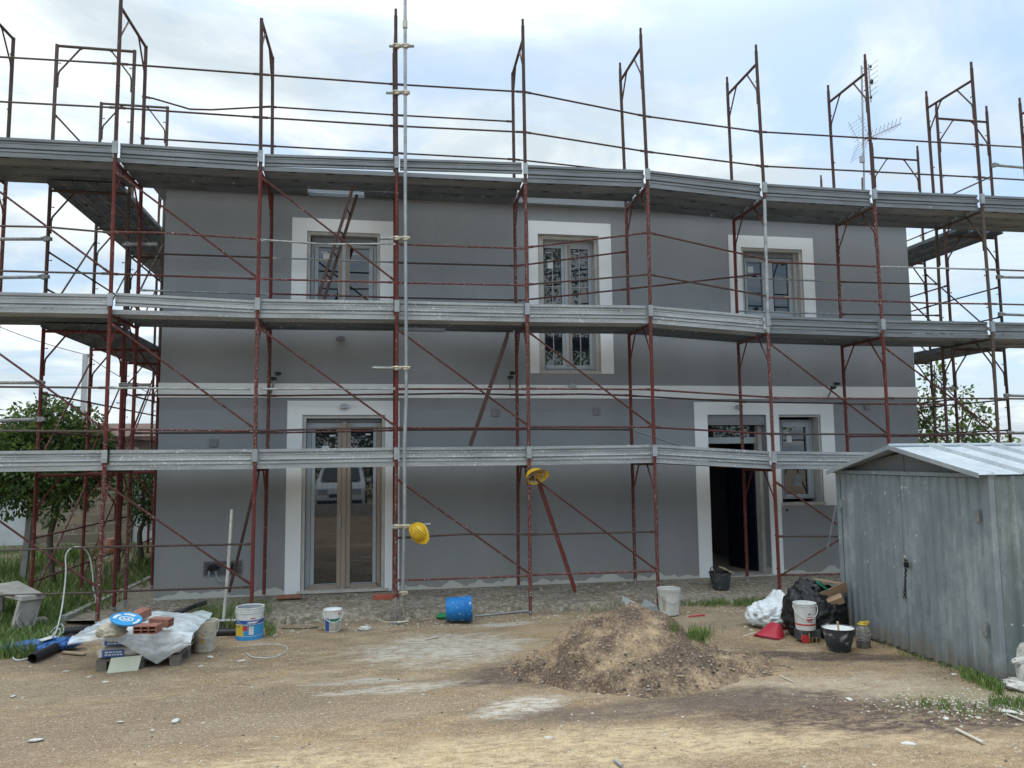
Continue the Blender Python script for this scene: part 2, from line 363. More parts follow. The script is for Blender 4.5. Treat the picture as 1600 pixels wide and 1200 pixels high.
c = patch(c, 120, 1035, 1.0, .45, (.17,.125,.095), 0, .7, .6, 2.2)
c = patch(c, 860, 1050, .95, .5, (.095,.068,.056), .1, .95, .6, 2.4)           # dark compost scattered round the heap
c = patch(c, 1290, 1025, 1.0, .2, (.085,.058,.05), -.35, 1., .7, 3)
c = patch(c, 1420, 1118, 1.5, .46, (.085,.056,.047), -.18, 1., .7, 2.4)
c = patch(c, 1190, 1090, .95, .32, (.10,.072,.058), -.1, .95, .7, 2.4)
c = patch(c, 1000, 1110, 1.3, .22, (.13,.095,.075), 0, .85, .6, 2.4)
c = mixc(nt, step(nt, grit, .60, .66, 0, .3), c, (.45,.36,.26)); c = mixc(nt, step(nt, fine, .56, .66, 0, .35), c, (.45,.36,.26))
nt.links.new(c, b.inputs['Base Color'])
bh = nt.nodes.new('ShaderNodeMath'); bh.operation = 'ADD'; nt.links.new(fine, bh.inputs[0]); nt.links.new(grit, bh.inputs[1])
bump(nt, b, bh.outputs[0], .75, .012)
ground = g.build('ground', m_ground, smooth=180); tag(ground, kind='structure')

# rough concrete apron (pavement) along the foot of the facade
m_rubble, nt, b = newmat('broken_concrete', .95, 0, .2)
n1_ = tnoise(nt, 2.2, 6, .65, (1, 2.5, 1)); n2_ = tnoise(nt, 16, 6, .7, (1, 1.6, 1)); n3_ = tnoise(nt, 45, 4, .7)
c = mixc(nt, step(nt, n1_, .38, .62), (.30,.255,.195), (.185,.15,.108)); c = mixc(nt, step(nt, n2_, .50, .60, 0, .85), c, (.42,.39,.33)); c = mixc(nt, step(nt, n2_, .36, .44, .9, 0), c, (.09,.078,.062)); ln_ = tnoise(nt, 5, 5, .7, (.35, 4.5, 1)); c = mixc(nt, step(nt, ln_, .30, .40, .7, 0), c, (.10,.085,.07))
c = mixc(nt, step(nt, n3_, .6, .68, 0, .6), c, (.5,.48,.44))
nt.links.new(c, b.inputs['Base Color']); bump(nt, b, n2_, .8, .02)
ap = MB(); rows = []
X0, X1 = -6.25, 6.6; nxx = 330
for j in range(27):
    row = []
    for i in range(nxx+1):
        x = X0+(X1-X0)*i/nxx; e = 1.0 + .07*noise.noise(Vector((x*.8, 3, 0))) + .03*noise.noise(Vector((x*5, 7, 0)))
        if j < 22: t = j/21; y = -e*t; z = .325-.125*t**1.3 + noise.noise(Vector((x*4, y*7, 1)))*.016*min(1, t*5) + max(0, noise.noise(Vector((x*9, y*14, 5))))*.03*min(1, t*5)*(1 if x < 1.2 else .35)
        else: k = (j-21)/5; y = -e-.05*k; z = .2-.14*k
        row.append((x, y, z))
    rows.append(row)
ap.grid(rows)
apron = ap.build('pavement', m_rubble, smooth=50); tag(apron, kind='structure')

# ---------------------------------------------------------------- the house
house = thing('house', 'two storey dark grey plastered house with white window surrounds behind the scaffolding', 'house', (0, 0, 0))
XL, XR, ZT, DEP = -5.985, 6.085, 6.21, 9.6
# openings (x0, x1, z0, z1) in the facade plane
def rect(px0, py0, px1, py1, Y=0):
    a = W(px0, py0, Y); b_ = W(px1, py1, Y); return [min(a.x, b_.x), max(a.x, b_.x), min(a.z, b_.z), max(a.z, b_.z)]
o_w1 = [W(479.5,420,0).x, W(593.7,420,0).x, 4.48, W(537,363.3,0).z]
o_w2 = [W(841,460,0).x, W(936.5,460,0).x, W(888,583,0).z, W(888,367.3,0).z]
o_w3 = [W(1159,440,0).x, W(1254.5,440,0).x, 4.50, W(1205,388.5,0).z]
o_fd = [W(471,780,0).x, W(601.5,780,0).x, .335, W(537,648.3,0).z]
o_ed = [W(1109,777,0).x, W(1201.5,777,0).x, .335, W(1150,648,0).z]
o_sw = [W(1218.5,720,0).x, W(1284.5,720,0).x, W(1250,788,0).z, W(1250,648.5,0).z]
OPEN = [o_w1, o_w2, o_w3, o_fd, o_ed, o_sw]
TH = .36
wl = MB()
gx = sorted(set([XL, XR]+[o[0] for o in OPEN]+[o[1] for o in OPEN])); gzz = sorted(set([0.0, ZT]+[o[2] for o in OPEN]+[o[3] for o in OPEN]))
def inside(x, z): return any(o[0]-1e-6 < x < o[1]+1e-6 and o[2]-1e-6 < z < o[3]+1e-6 for o in OPEN)
for i in range(len(gx)-1):
    for j in range(len(gzz)-1):
        a, b_, c_, d_ = gx[i], gx[i+1], gzz[j], gzz[j+1]
        if not inside((a+b_)/2, (c_+d_)/2):
            wl.add([(a,0,c_),(b_,0,c_),(b_,0,d_),(a,0,d_)], [(0,1,2,3)]); wl.add([(a,TH,c_),(b_,TH,c_),(b_,TH,d_),(a,TH,d_)], [(3,2,1,0)])
for a, b_, c_, d_ in OPEN:
    wl.add([(a,0,c_),(a,TH,c_),(a,TH,d_),(a,0,d_)], [(0,1,2,3)]); wl.add([(b_,0,c_),(b_,TH,c_),(b_,TH,d_),(b_,0,d_)], [(3,2,1,0)])
    wl.add([(a,0,d_),(a,TH,d_),(b_,TH,d_),(b_,0,d_)], [(0,1,2,3)]); wl.add([(a,0,c_),(a,TH,c_),(b_,TH,c_),(b_,0,c_)], [(3,2,1,0)])
wl.add([(XL,0,0),(XL,DEP,0),(XL,DEP,ZT),(XL,0,ZT)], [(0,1,2,3)]); wl.add([(XR,0,0),(XR,DEP,0),(XR,DEP,ZT),(XR,0,ZT)], [(3,2,1,0)])
wl.add([(XL,DEP,0),(XR,DEP,0),(XR,DEP,ZT),(XL,DEP,ZT)], [(3,2,1,0)])
me_ = wl
me = bpy.data.meshes.new('wall'); me.from_pydata(wl.v, [], wl.f); me.materials.append(m_wall)
wo = bpy.data.objects.new('wall', me); COL.objects.link(wo); wo.parent = house
# eaves slab, low hipped roof
m_tile = simple('roof_tile', (.22,.11,.08), .8, scale=6)
MB().box((-6.17, -.13, 6.212), (6.22, DEP+.15, 6.37)).build('eaves', m_wall, house, 0)
rf = MB(); e = .0; rf.add([(-6.17,-.13,6.372),(6.22,-.13,6.372),(6.22,DEP+.15,6.372),(-6.17,DEP+.15,6.372),(-2.5,DEP/2,7.25),(2.5,DEP/2,7.25)], [(0,1,5,4),(1,2,5),(2,3,4,5),(3,0,4)])
rf.build('roof', m_tile, house, 0)
# string course
zb0, zb1 = 3.150, 3.359
sc_ = MB(); sc_.box((XL-.018, -.018, zb0), (XR+.018, 0.0, zb1)); sc_.box((XL-.018, 0.0, zb0), (XL, DEP, zb1)); sc_.box((XR, 0.0, zb0), (XR+.018, DEP, zb1))
sc_.build('string_course', m_white_splash, house, 0)
# white surrounds, 2 cm proud
def ring(o, i, y0=-.02, y1=0., bottom=True, name='window_surround', mat=None, parent=None):
    m = MB(); m.box((o[0], y0, i[3]), (o[1], y1, o[3])); zb = i[2] if bottom else o[2]
    m.box((o[0], y0, o[2]), (i[0], y1, i[3])); m.box((i[1], y0, o[2]), (o[1], y1, i[3]))
    if bottom and o[2] < i[2]-.005: m.box((i[0], y0, o[2]), (i[1], y1, i[2]))
    return m.build(name, mat or m_white_splash, parent or house, 0)
s1 = [W(456,400,0).x, W(616.5,400,0).x, 4.22, W(536,343.5,0).z]; ring(s1, o_w1)
s2 = [W(826.7,460,0).x, W(956,460,0).x, W(892,583.3,0).z-.004, W(889,347.7,0).z]; ring(s2, [o_w2[0], o_w2[1], o_w2[2], o_w2[3]])
s3 = [W(1139.5,430,0).x, W(1271.5,430,0).x, 4.25, W(1203,370,0).z]; ring(s3, o_w3)
sf = [W(447,770,0).x, W(624,770,0).x, .33, W(537,626.3,0).z]; ring(sf, o_fd, bottom=False, name='door_surround')
zt_ = W(1190,628.5,0).z; xl_ = W(1088,760,0).x; xr_ = W(1304.5,710,0).x; zsb = W(1260,790,0).z; xm = W(1222.5,850,0).x
m = MB(); m.box((xl_,-.02,o_ed[3]), (xr_,0,zt_)); m.box((xl_,-.02,.33), (o_ed[0],0,o_ed[3])); m.box((o_ed[1],-.02,.33), (xm,0,zsb)); m.box((o_ed[1],-.02,zsb), (o_sw[0],0,o_ed[3])); m.box((o_sw[1],-.02,zsb), (xr_,0,o_ed[3]))
m.build('door_surround', m_white_splash, house, 0)

def lining(o, d=.13, t=.045, mat=None, bottom=False):
    m = MB(); m.box((o[0]+.002,.012,o[2]),(o[0]+t,d,o[3]-.002)); m.box((o[1]-t,.012,o[2]),(o[1]-.002,d,o[3]-.002)); m.box((o[0]+t,.012,o[3]-t),(o[1]-t,d,o[3]-.002))
    return m.build('reveal_lining', mat or m_primer, house, 0)
def rng(mb, x0, x1, z0, z1, y0, y1, l, r=None, t=None, b_=None):
    r = l if r is None else r; t = l if t is None else t; b_ = l if b_ is None else b_
    mb.box((x0,y0,z0),(x0+l,y1,z1)); mb.box((x1-r,y0,z0),(x1,y1,z1)); mb.box((x0+l,y0,z1-t),(x1-r,y1,z1)); mb.box((x0+l,y0,z0),(x1-r,y1,z0+b_)); return mb
def window(o, yf, panes, fr=.05, frmat=None, name='window', topbox=.0):
    """o: opening; panes: list of (x0,x1,z0,z1) of the glass"""
    frmat = frmat or m_pvc
    w_ = rng(MB(), o[0], o[1], o[2], o[3]-topbox, yf, yf+.07, fr).build(name, frmat, house, 0, .003)
    if topbox: MB().box((o[0]+.01, yf-.03, o[3]-topbox+.003), (o[1]-.01, yf+.1, o[3]-.005)).build('shutter_slot', m_plast_grey, w_, 0)
    xs_ = [p[0] for p in panes]+[p[1] for p in panes]
    for k, p in enumerate(panes):
        l = o[0]+fr+.004 if k == 0 else (panes[k-1][1]+p[0])/2+.002; r = o[1]-fr-.004 if k == len(panes)-1 else (p[1]+panes[k+1][0])/2-.002
        t = o[3]-topbox-fr-.004; b_ = o[2]+fr+.004
        s_ = rng(MB(), l, r, b_, t, yf-.015, yf+.055, p[0]-l, r-p[1], t-p[3], p[2]-b_).build('sash', frmat, w_, 0, .004)
        MB().box((p[0]-.005, yf+.02, p[2]-.005), (p[1]+.005, yf+.03, p[3]+.005)).build('pane', m_glass, w_, 0)
    return w_
def shrink(o, t, tb=None): return [o[0]+t, o[1]-t, o[2], o[3]-(t if tb is None else tb)]
# first-floor left window
lining(o_w1); y1_ = .14; w1o = shrink(o_w1, .048)
pz0, pz1 = 4.62, W(520,386,y1_).z
win1 = window(w1o, y1_, [(W(497.5,430,y1_).x, W(528.5,430,y1_).x, pz0, pz1), (W(546.5,430,y1_).x, W(576.5,430,y1_).x, pz0, pz1)], topbox=.10)
xc = W(537.5,430,y1_).x
MB().box((xc-.075, y1_-.03, pz0), (xc-.03, y1_-.016, pz1+.05)).build('beige_strip', m_pvc_beige, win1, 0)
MB().box((xc+.028, y1_-.03, pz0), (xc+.072, y1_-.016, pz1+.05)).build('beige_strip', m_pvc_beige, win1, 0)
MB().box((xc-.028, y1_-.045, pz0), (xc+.026, y1_-.016, pz1+.05)).build('centre_stile', m_pvc, win1, 0, .003)
def sticker(px, py, wpx, hpx, Y, par):
    a = W(px, py, Y); b_ = W(px+wpx, py+hpx, Y); MB().box((a.x, Y-.002, b_.z), (b_.x, Y, a.z)).build('sticker', m_paper, par, 0)
sticker(502,393.5,10,2, y1_+.019, win1); sticker(505,396,10,12, y1_+.019, win1); sticker(550.5,396,8,2, y1_+.019, win1)
# first-floor centre window (floor-length) with glazing bars
lining(o_w2, .16, .012); y2_ = .17; w2o = [W(847,460,y2_).x, W(927,460,y2_).x, o_w2[2]+.045, W(886,378,y2_).z]
m = MB(); m.box((o_w2[0]+.014,.05,o_w2[2]+.03),(w2o[0],.24,o_w2[3]-.014)); m.box((w2o[1],.05,o_w2[2]+.03),(o_w2[1]-.014,.24,o_w2[3]-.014)); m.box((w2o[0],.05,w2o[3]),(w2o[1],.24,o_w2[3]-.014)); m.build('reveal_lining', m_primer, house, 0)
pz0, pz1 = W(888,571,y2_).z, W(888,389,y2_).z
P2 = [(W(850.5,460,y2_).x, W(877.5,460,y2_).x, pz0, pz1), (W(892.5,460,y2_).x, W(919.5,460,y2_).x, pz0, pz1)]
win2 = window(w2o, y2_, P2, .035)
for p in P2:
    xm_ = (p[0]+p[1])/2; m = MB(); m.box((xm_-.006, y2_+.012, p[2]), (xm_+.006, y2_+.018, p[3]))
    zb = W(888,448.5,y2_).z; m.box((p[0], y2_+.010, zb-.006), (p[1], y2_+.0115, zb+.006)); m.build('glazing_bar', m_pvc, win2, 0)
xc = (P2[0][1]+P2[1][0])/2; MB().box((xc-.03, y2_-.035, pz0), (xc+.02, y2_-.017, pz1+.05)).build('centre_stile', m_pvc, win2, 0, .003)
MB().box((xc+.025, y2_-.026, pz0), (xc+.06, y2_-.017, pz1+.05)).build('beige_strip', m_pvc_beige, win2, 0)
sticker(853.5,394,7,1.6, y2_+.009, win2); sticker(855,406,9,14, y2_+.009, win2); sticker(896,395.5,8,1.6, y2_+.009, win2)
MB().box((o_w2[0]+.002, -.035, o_w2[2]), (o_w2[1]-.002, .2, o_w2[2]+.03)).build('window_sill', m_stone, house, 0, .004)
# first-floor right window
lining(o_w3); y3_ = .15; w3o = shrink(o_w3, .048)
pz0, pz1 = 4.62, W(1205,411,y3_).z
P3 = [(W(1166.5,440,y3_).x, W(1190.5,440,y3_).x, pz0, pz1), (W(1207,440,y3_).x, W(1231.5,440,y3_).x, pz0, pz1)]
w3f = [P3[0][0]-.08, P3[1][1]+.08, w3o[2], w3o[3]]
win3 = window(w3f, y3_, P3, .04, topbox=.08)
MB().box((w3f[1]+.002, .10, w3o[2]), (w3o[1]+.0, .26, w3o[3])).build('reveal_lining', m_primer, house, 0)
sticker(1168,416,9,10, y3_+.019, win3)
# ground-floor glazed double door
lining(o_fd, .10, .05); yd = .12; fdo = [o_fd[0]+.052, o_fd[1]-.052, .36, o_fd[3]-.055]
pz0, pz1 = W(537,911,yd).z, W(537,670,yd).z
PD = [(W(491.5,800,yd).x, W(526.5,800,yd).x, pz0, pz1), (W(547.5,800,yd).x, W(582.5,800,yd).x, pz0, pz1)]
fd = window(fdo, yd, PD, .07, name='glazed_door', topbox=.05)
bz = lambda x0, x1, z0, z1, y0=-.032, nm='beige_strip': MB().box((x0, yd+y0, z0), (x1, yd-.017, z1)).build(nm, m_pvc_beige, fd, 0, .002)
bz(PD[0][1]+.003, (PD[0][1]+PD[1][0])/2-.035, pz0-.06, pz1+.07); bz((PD[0][1]+PD[1][0])/2+.035, PD[1][0]-.003, pz0-.06, pz1+.07)
bz((PD[0][1]+PD[1][0])/2-.032, (PD[0][1]+PD[1][0])/2+.032, pz0-.08, pz1+.10, -.05, 'centre_stile')
bz(PD[0][0]-.08, PD[0][1], pz0-.085, pz0-.012, -.03); bz(PD[1][0], PD[1][1]+.08, pz0-.085, pz0-.012, -.03)
bz(fdo[1]-.068, fdo[1]-.004, .40, fdo[3]-.06, -.03)
hx = W(531,800,yd).x; hz = W(531,815,yd).z
m = MB(); m.box((hx-.014, yd-.044, hz-.09), (hx+.014, yd-.033, hz+.09)); m.tube([(hx,yd-.044,hz+.05),(hx,yd-.085,hz+.05),(hx,yd-.09,hz-.06)], .009, 8); m.lathe([(.011,0),(.011,.02)], (hx, yd-.03, hz-.14), 10)
m.build('handle', m_galv, fd)
sticker(515,679.5,9,2.5, yd+.019, fd); sticker(571,677.5,8,2.5, yd+.019, fd); sticker(503,697,11,7, yd+.019, fd)
MB().box((W(464,923,0).x, -.06, .335), (W(606,923,0).x, .13, .375)).build('door_step', m_stone, house, 0, .004)
# small ground-floor window
ys_ = .21; lining(o_sw, .1, .03)
P4 = [(W(1224.5,720,ys_).x, W(1261,720,ys_).x, W(1245,772.5,ys_).z, W(1245,667,ys_).z)]
swf = [P4[0][0]-.035, P4[0][1]+.12, P4[0][2]-.07, P4[0][3]+.12]
win4 = window(swf, ys_, P4, .025)
MB().box((P4[0][1]+.05, ys_-.03, P4[0][2]-.06), (P4[0][1]+.075, ys_-.016, P4[0][3]+.1)).build('frame_fillet', m_pvc, win4, 0)
m = MB(); m.box((swf[1]+.002,.105,o_sw[2]+.03),(o_sw[1]-.001,.34,o_sw[3]-.002)); m.build('reveal_lining', m_primer, house, 0)
MB().box((o_sw[0]-.02, -.04, o_sw[2]-.012), (o_sw[1]+.02, .2, o_sw[2]+.03)).build('window_sill', m_stone, house, 0, .004)
sticker(1229,681,8,10, ys_+.019, win4); sticker(1226,675.5,7,2, ys_+.019, win4)
m_veil = simple('torn_plastic_film', (.19,.21,.22), .5, var=.5, scale=9)
m = MB(); a = W(1236,758,ys_+.018); b_ = W(1254,733,ys_+.018); m.add([(a.x,ys_+.018,a.z),(b_.x-.03,ys_+.018,a.z-.03),(b_.x,ys_+.018,b_.z),(a.x+.06,ys_+.018,b_.z-.12)], [(0,1,2,3)]); m.build('film_scrap', m_veil, win4, 0)
# entrance: lintel, transom, open navy leaf, room beyond
zl = W(1150,664,.05).z
MB().box((o_ed[0]+.002, .03, zl), (o_ed[1]-.002, .3, o_ed[3]-.002)).build('lintel', m_lintel, house, 0)
yt = .26; z1t, z0t = W(1150,683,yt).z, W(1150,693,yt).z
tr = MB().box((o_ed[0]+.002, yt, z0t), (o_ed[1]-.06, yt+.06, z1t)).build('transom_bar', m_pvc, house, 0, .004)
MB().box((o_ed[0]+.002, yt+.02, z1t), (o_ed[1]-.06, yt+.03, zl)).build('pane', m_glass, tr, 0)
MB().box((o_ed[1]-.06, .16, .335), (o_ed[1]-.002, .36, zl)).build('door_jamb', m_primer, house, 0)
MB().box((o_ed[0]-.02, -.05, .322), (o_ed[1]+.02, .36, .345)).build('door_step', m_stone, house, 0, .004)
hinge = Vector((o_ed[1]-.07, yt+.05, .35)); q = WZ(1141, 883, .35); dr = Vector((q.x-hinge.x, q.y-hinge.y, 0)); dl = dr.length; dr.normalize(); pn = Vector((-dr.y, dr.x, 0))
def leafbox(mb, u0, u1, z0, z1, d0, d1): mb.obox(hinge+dr*((u0+u1)/2)+pn*((d0+d1)/2)+Vector((0,0,(z0+z1)/2-.35)), dr*((u1-u0)/2), pn*((d1-d0)/2), Vector((0,0,(z1-z0)/2)))
m = MB(); leafbox(m, 0, dl, .36, z0t-.02, -.022, .022)
lf = m.build('door_leaf', m_navy, house, 0, .003)
m = MB()
for (za_, zb_) in ((.50, 1.10), (1.22, 1.95), (2.05, 2.35)):
    for side in (-.022, .022):
        s_ = 1 if side > 0 else -1
        for (u0, u1, z0, z1) in ((.12, dl-.12, za_, za_+.03), (.12, dl-.12, zb_-.03, zb_), (.12, .15, za_+.03, zb_-.03), (dl-.15, dl-.12, za_+.03, zb_-.03)):
            leafbox(m, u0, u1, z0, z1, min(side, side+s_*.012), max(side, side+s_*.012))
m.build('panel_moulding', m_navy, lf, 0)
m = MB(); hp = hinge+dr*(dl-.07)+Vector((0,0,.98)); m.tube([hp+pn*-.02, hp+pn*-.08, hp+pn*-.08-dr*.1], .01, 8); m.build('handle', m_galv, lf)
rm = MB(); x0, x1, y0, y1_r, z0, z1 = o_ed[0]-1.1, o_ed[1]+.35, TH, 4.2, .335, 3.02
rm.add([(x0,y0,z0),(x1,y0,z0),(x1,y1_r,z0),(x0,y1_r,z0)], [(0,1,2,3)], 1)
rm.add([(x0,y0,z0),(x0,y1_r,z0),(x0,y1_r,z1),(x0,y0,z1)], [(0,1,2,3)], 0); rm.add([(x1,y0,z0),(x1,y1_r,z0),(x1,y1_r,z1),(x1,y0,z1)], [(0,1,2,3)], 0)
rm.add([(x0,y1_r,z0),(x1,y1_r,z0),(x1,y1_r,z1),(x0,y1_r,z1)], [(0,1,2,3)], 0); rm.add([(x0,y0,z1),(x1,y0,z1),(x1,y1_r,z1),(x0,y1_r,z1)], [(0,1,2,3)], 0)
rm.build('hallway', [m_inwall, m_infloor], house, 0)
# junction boxes and lamp brackets
for px, py, s_ in ((334,692,.115), (774,645,.115), (932,643,.115), (1354,636,.10)):
    p = W(px, py, 0); MB().box((p.x-s_/2, -.022, p.z-s_/2), (p.x+s_/2, -.001, p.z+s_/2)).build('junction_box', m_plast_grey, house, 0, .004)
for px, py, wd, mt in ((532.5,530,.12,m_plast_grey), (538,635.5,.12,m_pvc), (893,604,.11,m_pvc), (1152,636.5,.1,m_pvc)):
    p = W(px, py, 0); y_ = -.021; m = MB(); m.box((p.x-wd/2, y_-.075, p.z-.028), (p.x+wd/2, y_, p.z+.022)); m.box((p.x-.03, y_-.05, p.z+.022), (p.x+.03, y_, p.z+.04)); m.build('wall_lamp', mt, house, 0, .005)
# open meter niche with loose wires
a, b_ = W(318,877,0), W(378.5,898.5,0)
m = MB(); rng(m, a.x, b_.x, b_.z, a.z, -.012, -.001, .012); m.box((a.x+.012,-.006,b_.z+.012),(b_.x-.012,-.001,a.z-.012), 1)
for t in (.18,.36,.62,.80): xx = a.x+(b_.x-a.x)*t; m.box((xx-.004,-.011,b_.z+.012),(xx+.004,-.006,a.z-.012))
m.box((a.x+.012,-.0105,(a.z+b_.z)/2-.004),(b_.x-.012,-.006,(a.z+b_.z)/2+.004))
mb_ = m.build('meter_niche', [m_plast_grey, simple('niche_back', (.10,.105,.11), .8)], house, 0)
m = MB(); cx0 = W(335,890,0)
for k in range(8):
    u = [Vector((cx0.x+near_r(.10), -.02-random.random()*.05, cx0.z+.03+near_r(.05))) for _ in range(4)]; m.tube(u, .006, 5)
for k in range(6):
    c0 = W(366,886,0); u = [Vector((c0.x+near_r(.06), -.02-random.random()*.04, c0.z+near_r(.06))) for _ in range(3)]; m.tube(u, .007, 5)
tag(m.build('loose_wires', m_steel_dark, mb_), kind='stuff')
m = MB(); pts = [W(x, y, -.05) for x, y in ((337,893),(338,900),(341,905),(345,908),(350,908),(354,905))]; m.tube(pts, .009, 6); pts = [W(x, y, -.05) for x, y in ((326,892),(327,897),(325,901))]; m.tube(pts, .009, 6); m.build('conduit', m_pvc, mb_)
p = W(1229.5,797,0); MB().lathe([(.018,0),(.018,.01)], (0,0,0), 12, mat=Matrix.Rotation(pi/2,3,'X')).xform(Matrix.Translation((p.x,-.001,p.z))).build('vent_hole', m_dark, house)
# television aerial on the roof
aer = thing('television_aerial', 'tall thin roof mast carrying two television aerials above the right part of the house', 'aerial', (0,0,0))
YA = 1.0; A = lambda x, y: W(x, y, YA)
m = MB(); m.tube([A(1350.5,300), A(1346,103)], .017, 8); m.build('mast', m_galv, aer)
m = MB(); m.obox(A(1347,249), (.04,0,0), (0,.03,0), (0,0,.06)); m.build('amplifier_box', m_pvc, aer, 0)
m = MB(); p0, p1 = A(1345,222), A(1408,193); p0 = p0+Vector((0,-.1,0)); m.tube([p0, p1], .012, 6)
for k in range(9):
    q = p0.lerp(p1, (k+.7)/9.2); h = .09; m.tube([q+Vector((-.05,.12,h)), q, q+Vector((-.05,-.12,h))], .004, 4); m.tube([q+Vector((-.05,.12,-h)), q, q+Vector((-.05,-.12,-h))], .004, 4)
for sg in (-1, 1):
    for k in range(6):
        q = p0+Vector((-.05-.02*k, 0, sg*(.05+.06*k))); m.tube([q+Vector((0,.24,0)), q-Vector((0,.24,0))], .004, 4)
    m.tube([p0+Vector((0,.15,0)), p0+Vector((-.2,.15,sg*.4))], .005, 4); m.tube([p0+Vector((0,-.15,0)), p0+Vector((-.2,-.15,sg*.4))], .005, 4)
m.build('yagi_antenna', m_galv, aer)
m = MB(); m.tube([A(1346,106), A(1362,109)], .008, 6); m.tube([A(1357,100), A(1361,160)], .012, 6)
for k in range(7):
    q = A(1358.5, 104+8*k); m.tube([q+Vector((0,.25,0)), q-Vector((0,.25,0))], .005, 4)
m.build('vertical_antenna', m_galv, aer)
m = MB(); q = A(1362,132); m.lathe([(.0,0),(.03,.02),(.035,.08),(.0,.12)], q, 8); m.lathe([(.0,0),(.025,.02),(.02,.06),(.0,.08)], A(1361,155), 8); m.lathe([(.0,0),(.02,.02),(.02,.06),(.0,.08)], A(1360.5,107), 8); m.build('dipole_cap', m_steel_dark, aer)
# ---------------------------------------------------------------- scaffolding (surveyed coordinates, metres)
OUT= {0: (-1.2, [-8.1, -8.1, -8.1, -8.1, -8.1, -8.1]), 9: (-1.5, [8.07, 8.07, 8.07, 8.07, 8.07, 8.07]), 1: (-1.22, [-6.301, -6.288, -6.293, -6.305, -6.311, -6.311]), 2: (-1.201, [-4.496, -4.491, -4.497, -4.498, -4.525, -4.526]), 3: (-1.24, [-2.686, -2.684, -2.684, -2.691, -2.712, -2.716]), 4: (-1.275, [-0.903, -0.895, -0.893, -0.893, -0.902, -0.902]), 5: (-1.304, [0.89, 0.894, 0.892, 0.908, 0.868, 0.862]), 6: (-1.324, [2.693, 2.685, 2.685, 2.722, 2.69, 2.688]), 7: (-1.386, [4.501, 4.501, 4.506, 4.492, 4.474, 4.472]), 8: (-1.45, [6.291, 6.291, 6.32, 6.302, 6.29, 6.288])}
INN= {0: (-0.15, [-8.05, -8.05, -8.05, -8.05, -8.05, -8.05]), 9: (-0.5, [8.07, 8.07, 8.07, 8.07, 8.07, 8.07]), 3: (-0.22, [-2.686, -2.684, -2.684, -2.691, -2.712, -2.716]), 1: (-0.2, [-6.287, -6.273, -6.26, -6.271, -6.275, -6.275]), 2: (-0.18, [-4.483, -4.474, -4.465, -4.478, -4.505, -4.505]), 4: (-0.251, [-0.873, -0.86, -0.861, -0.864, -0.87, -0.87]), 5: (-0.289, [0.914, 0.914, 0.916, 0.923, 0.883, 0.875]), 6: (-0.319, [2.714, 2.722, 2.715, 2.723, 2.704, 2.702]), 7: (-0.382, [4.494, 4.494, 4.488, 4.503, 4.484, 4.483]), 8: (-0.459, [6.242, 6.242, 6.263, 6.297, 6.273, 6.272])}
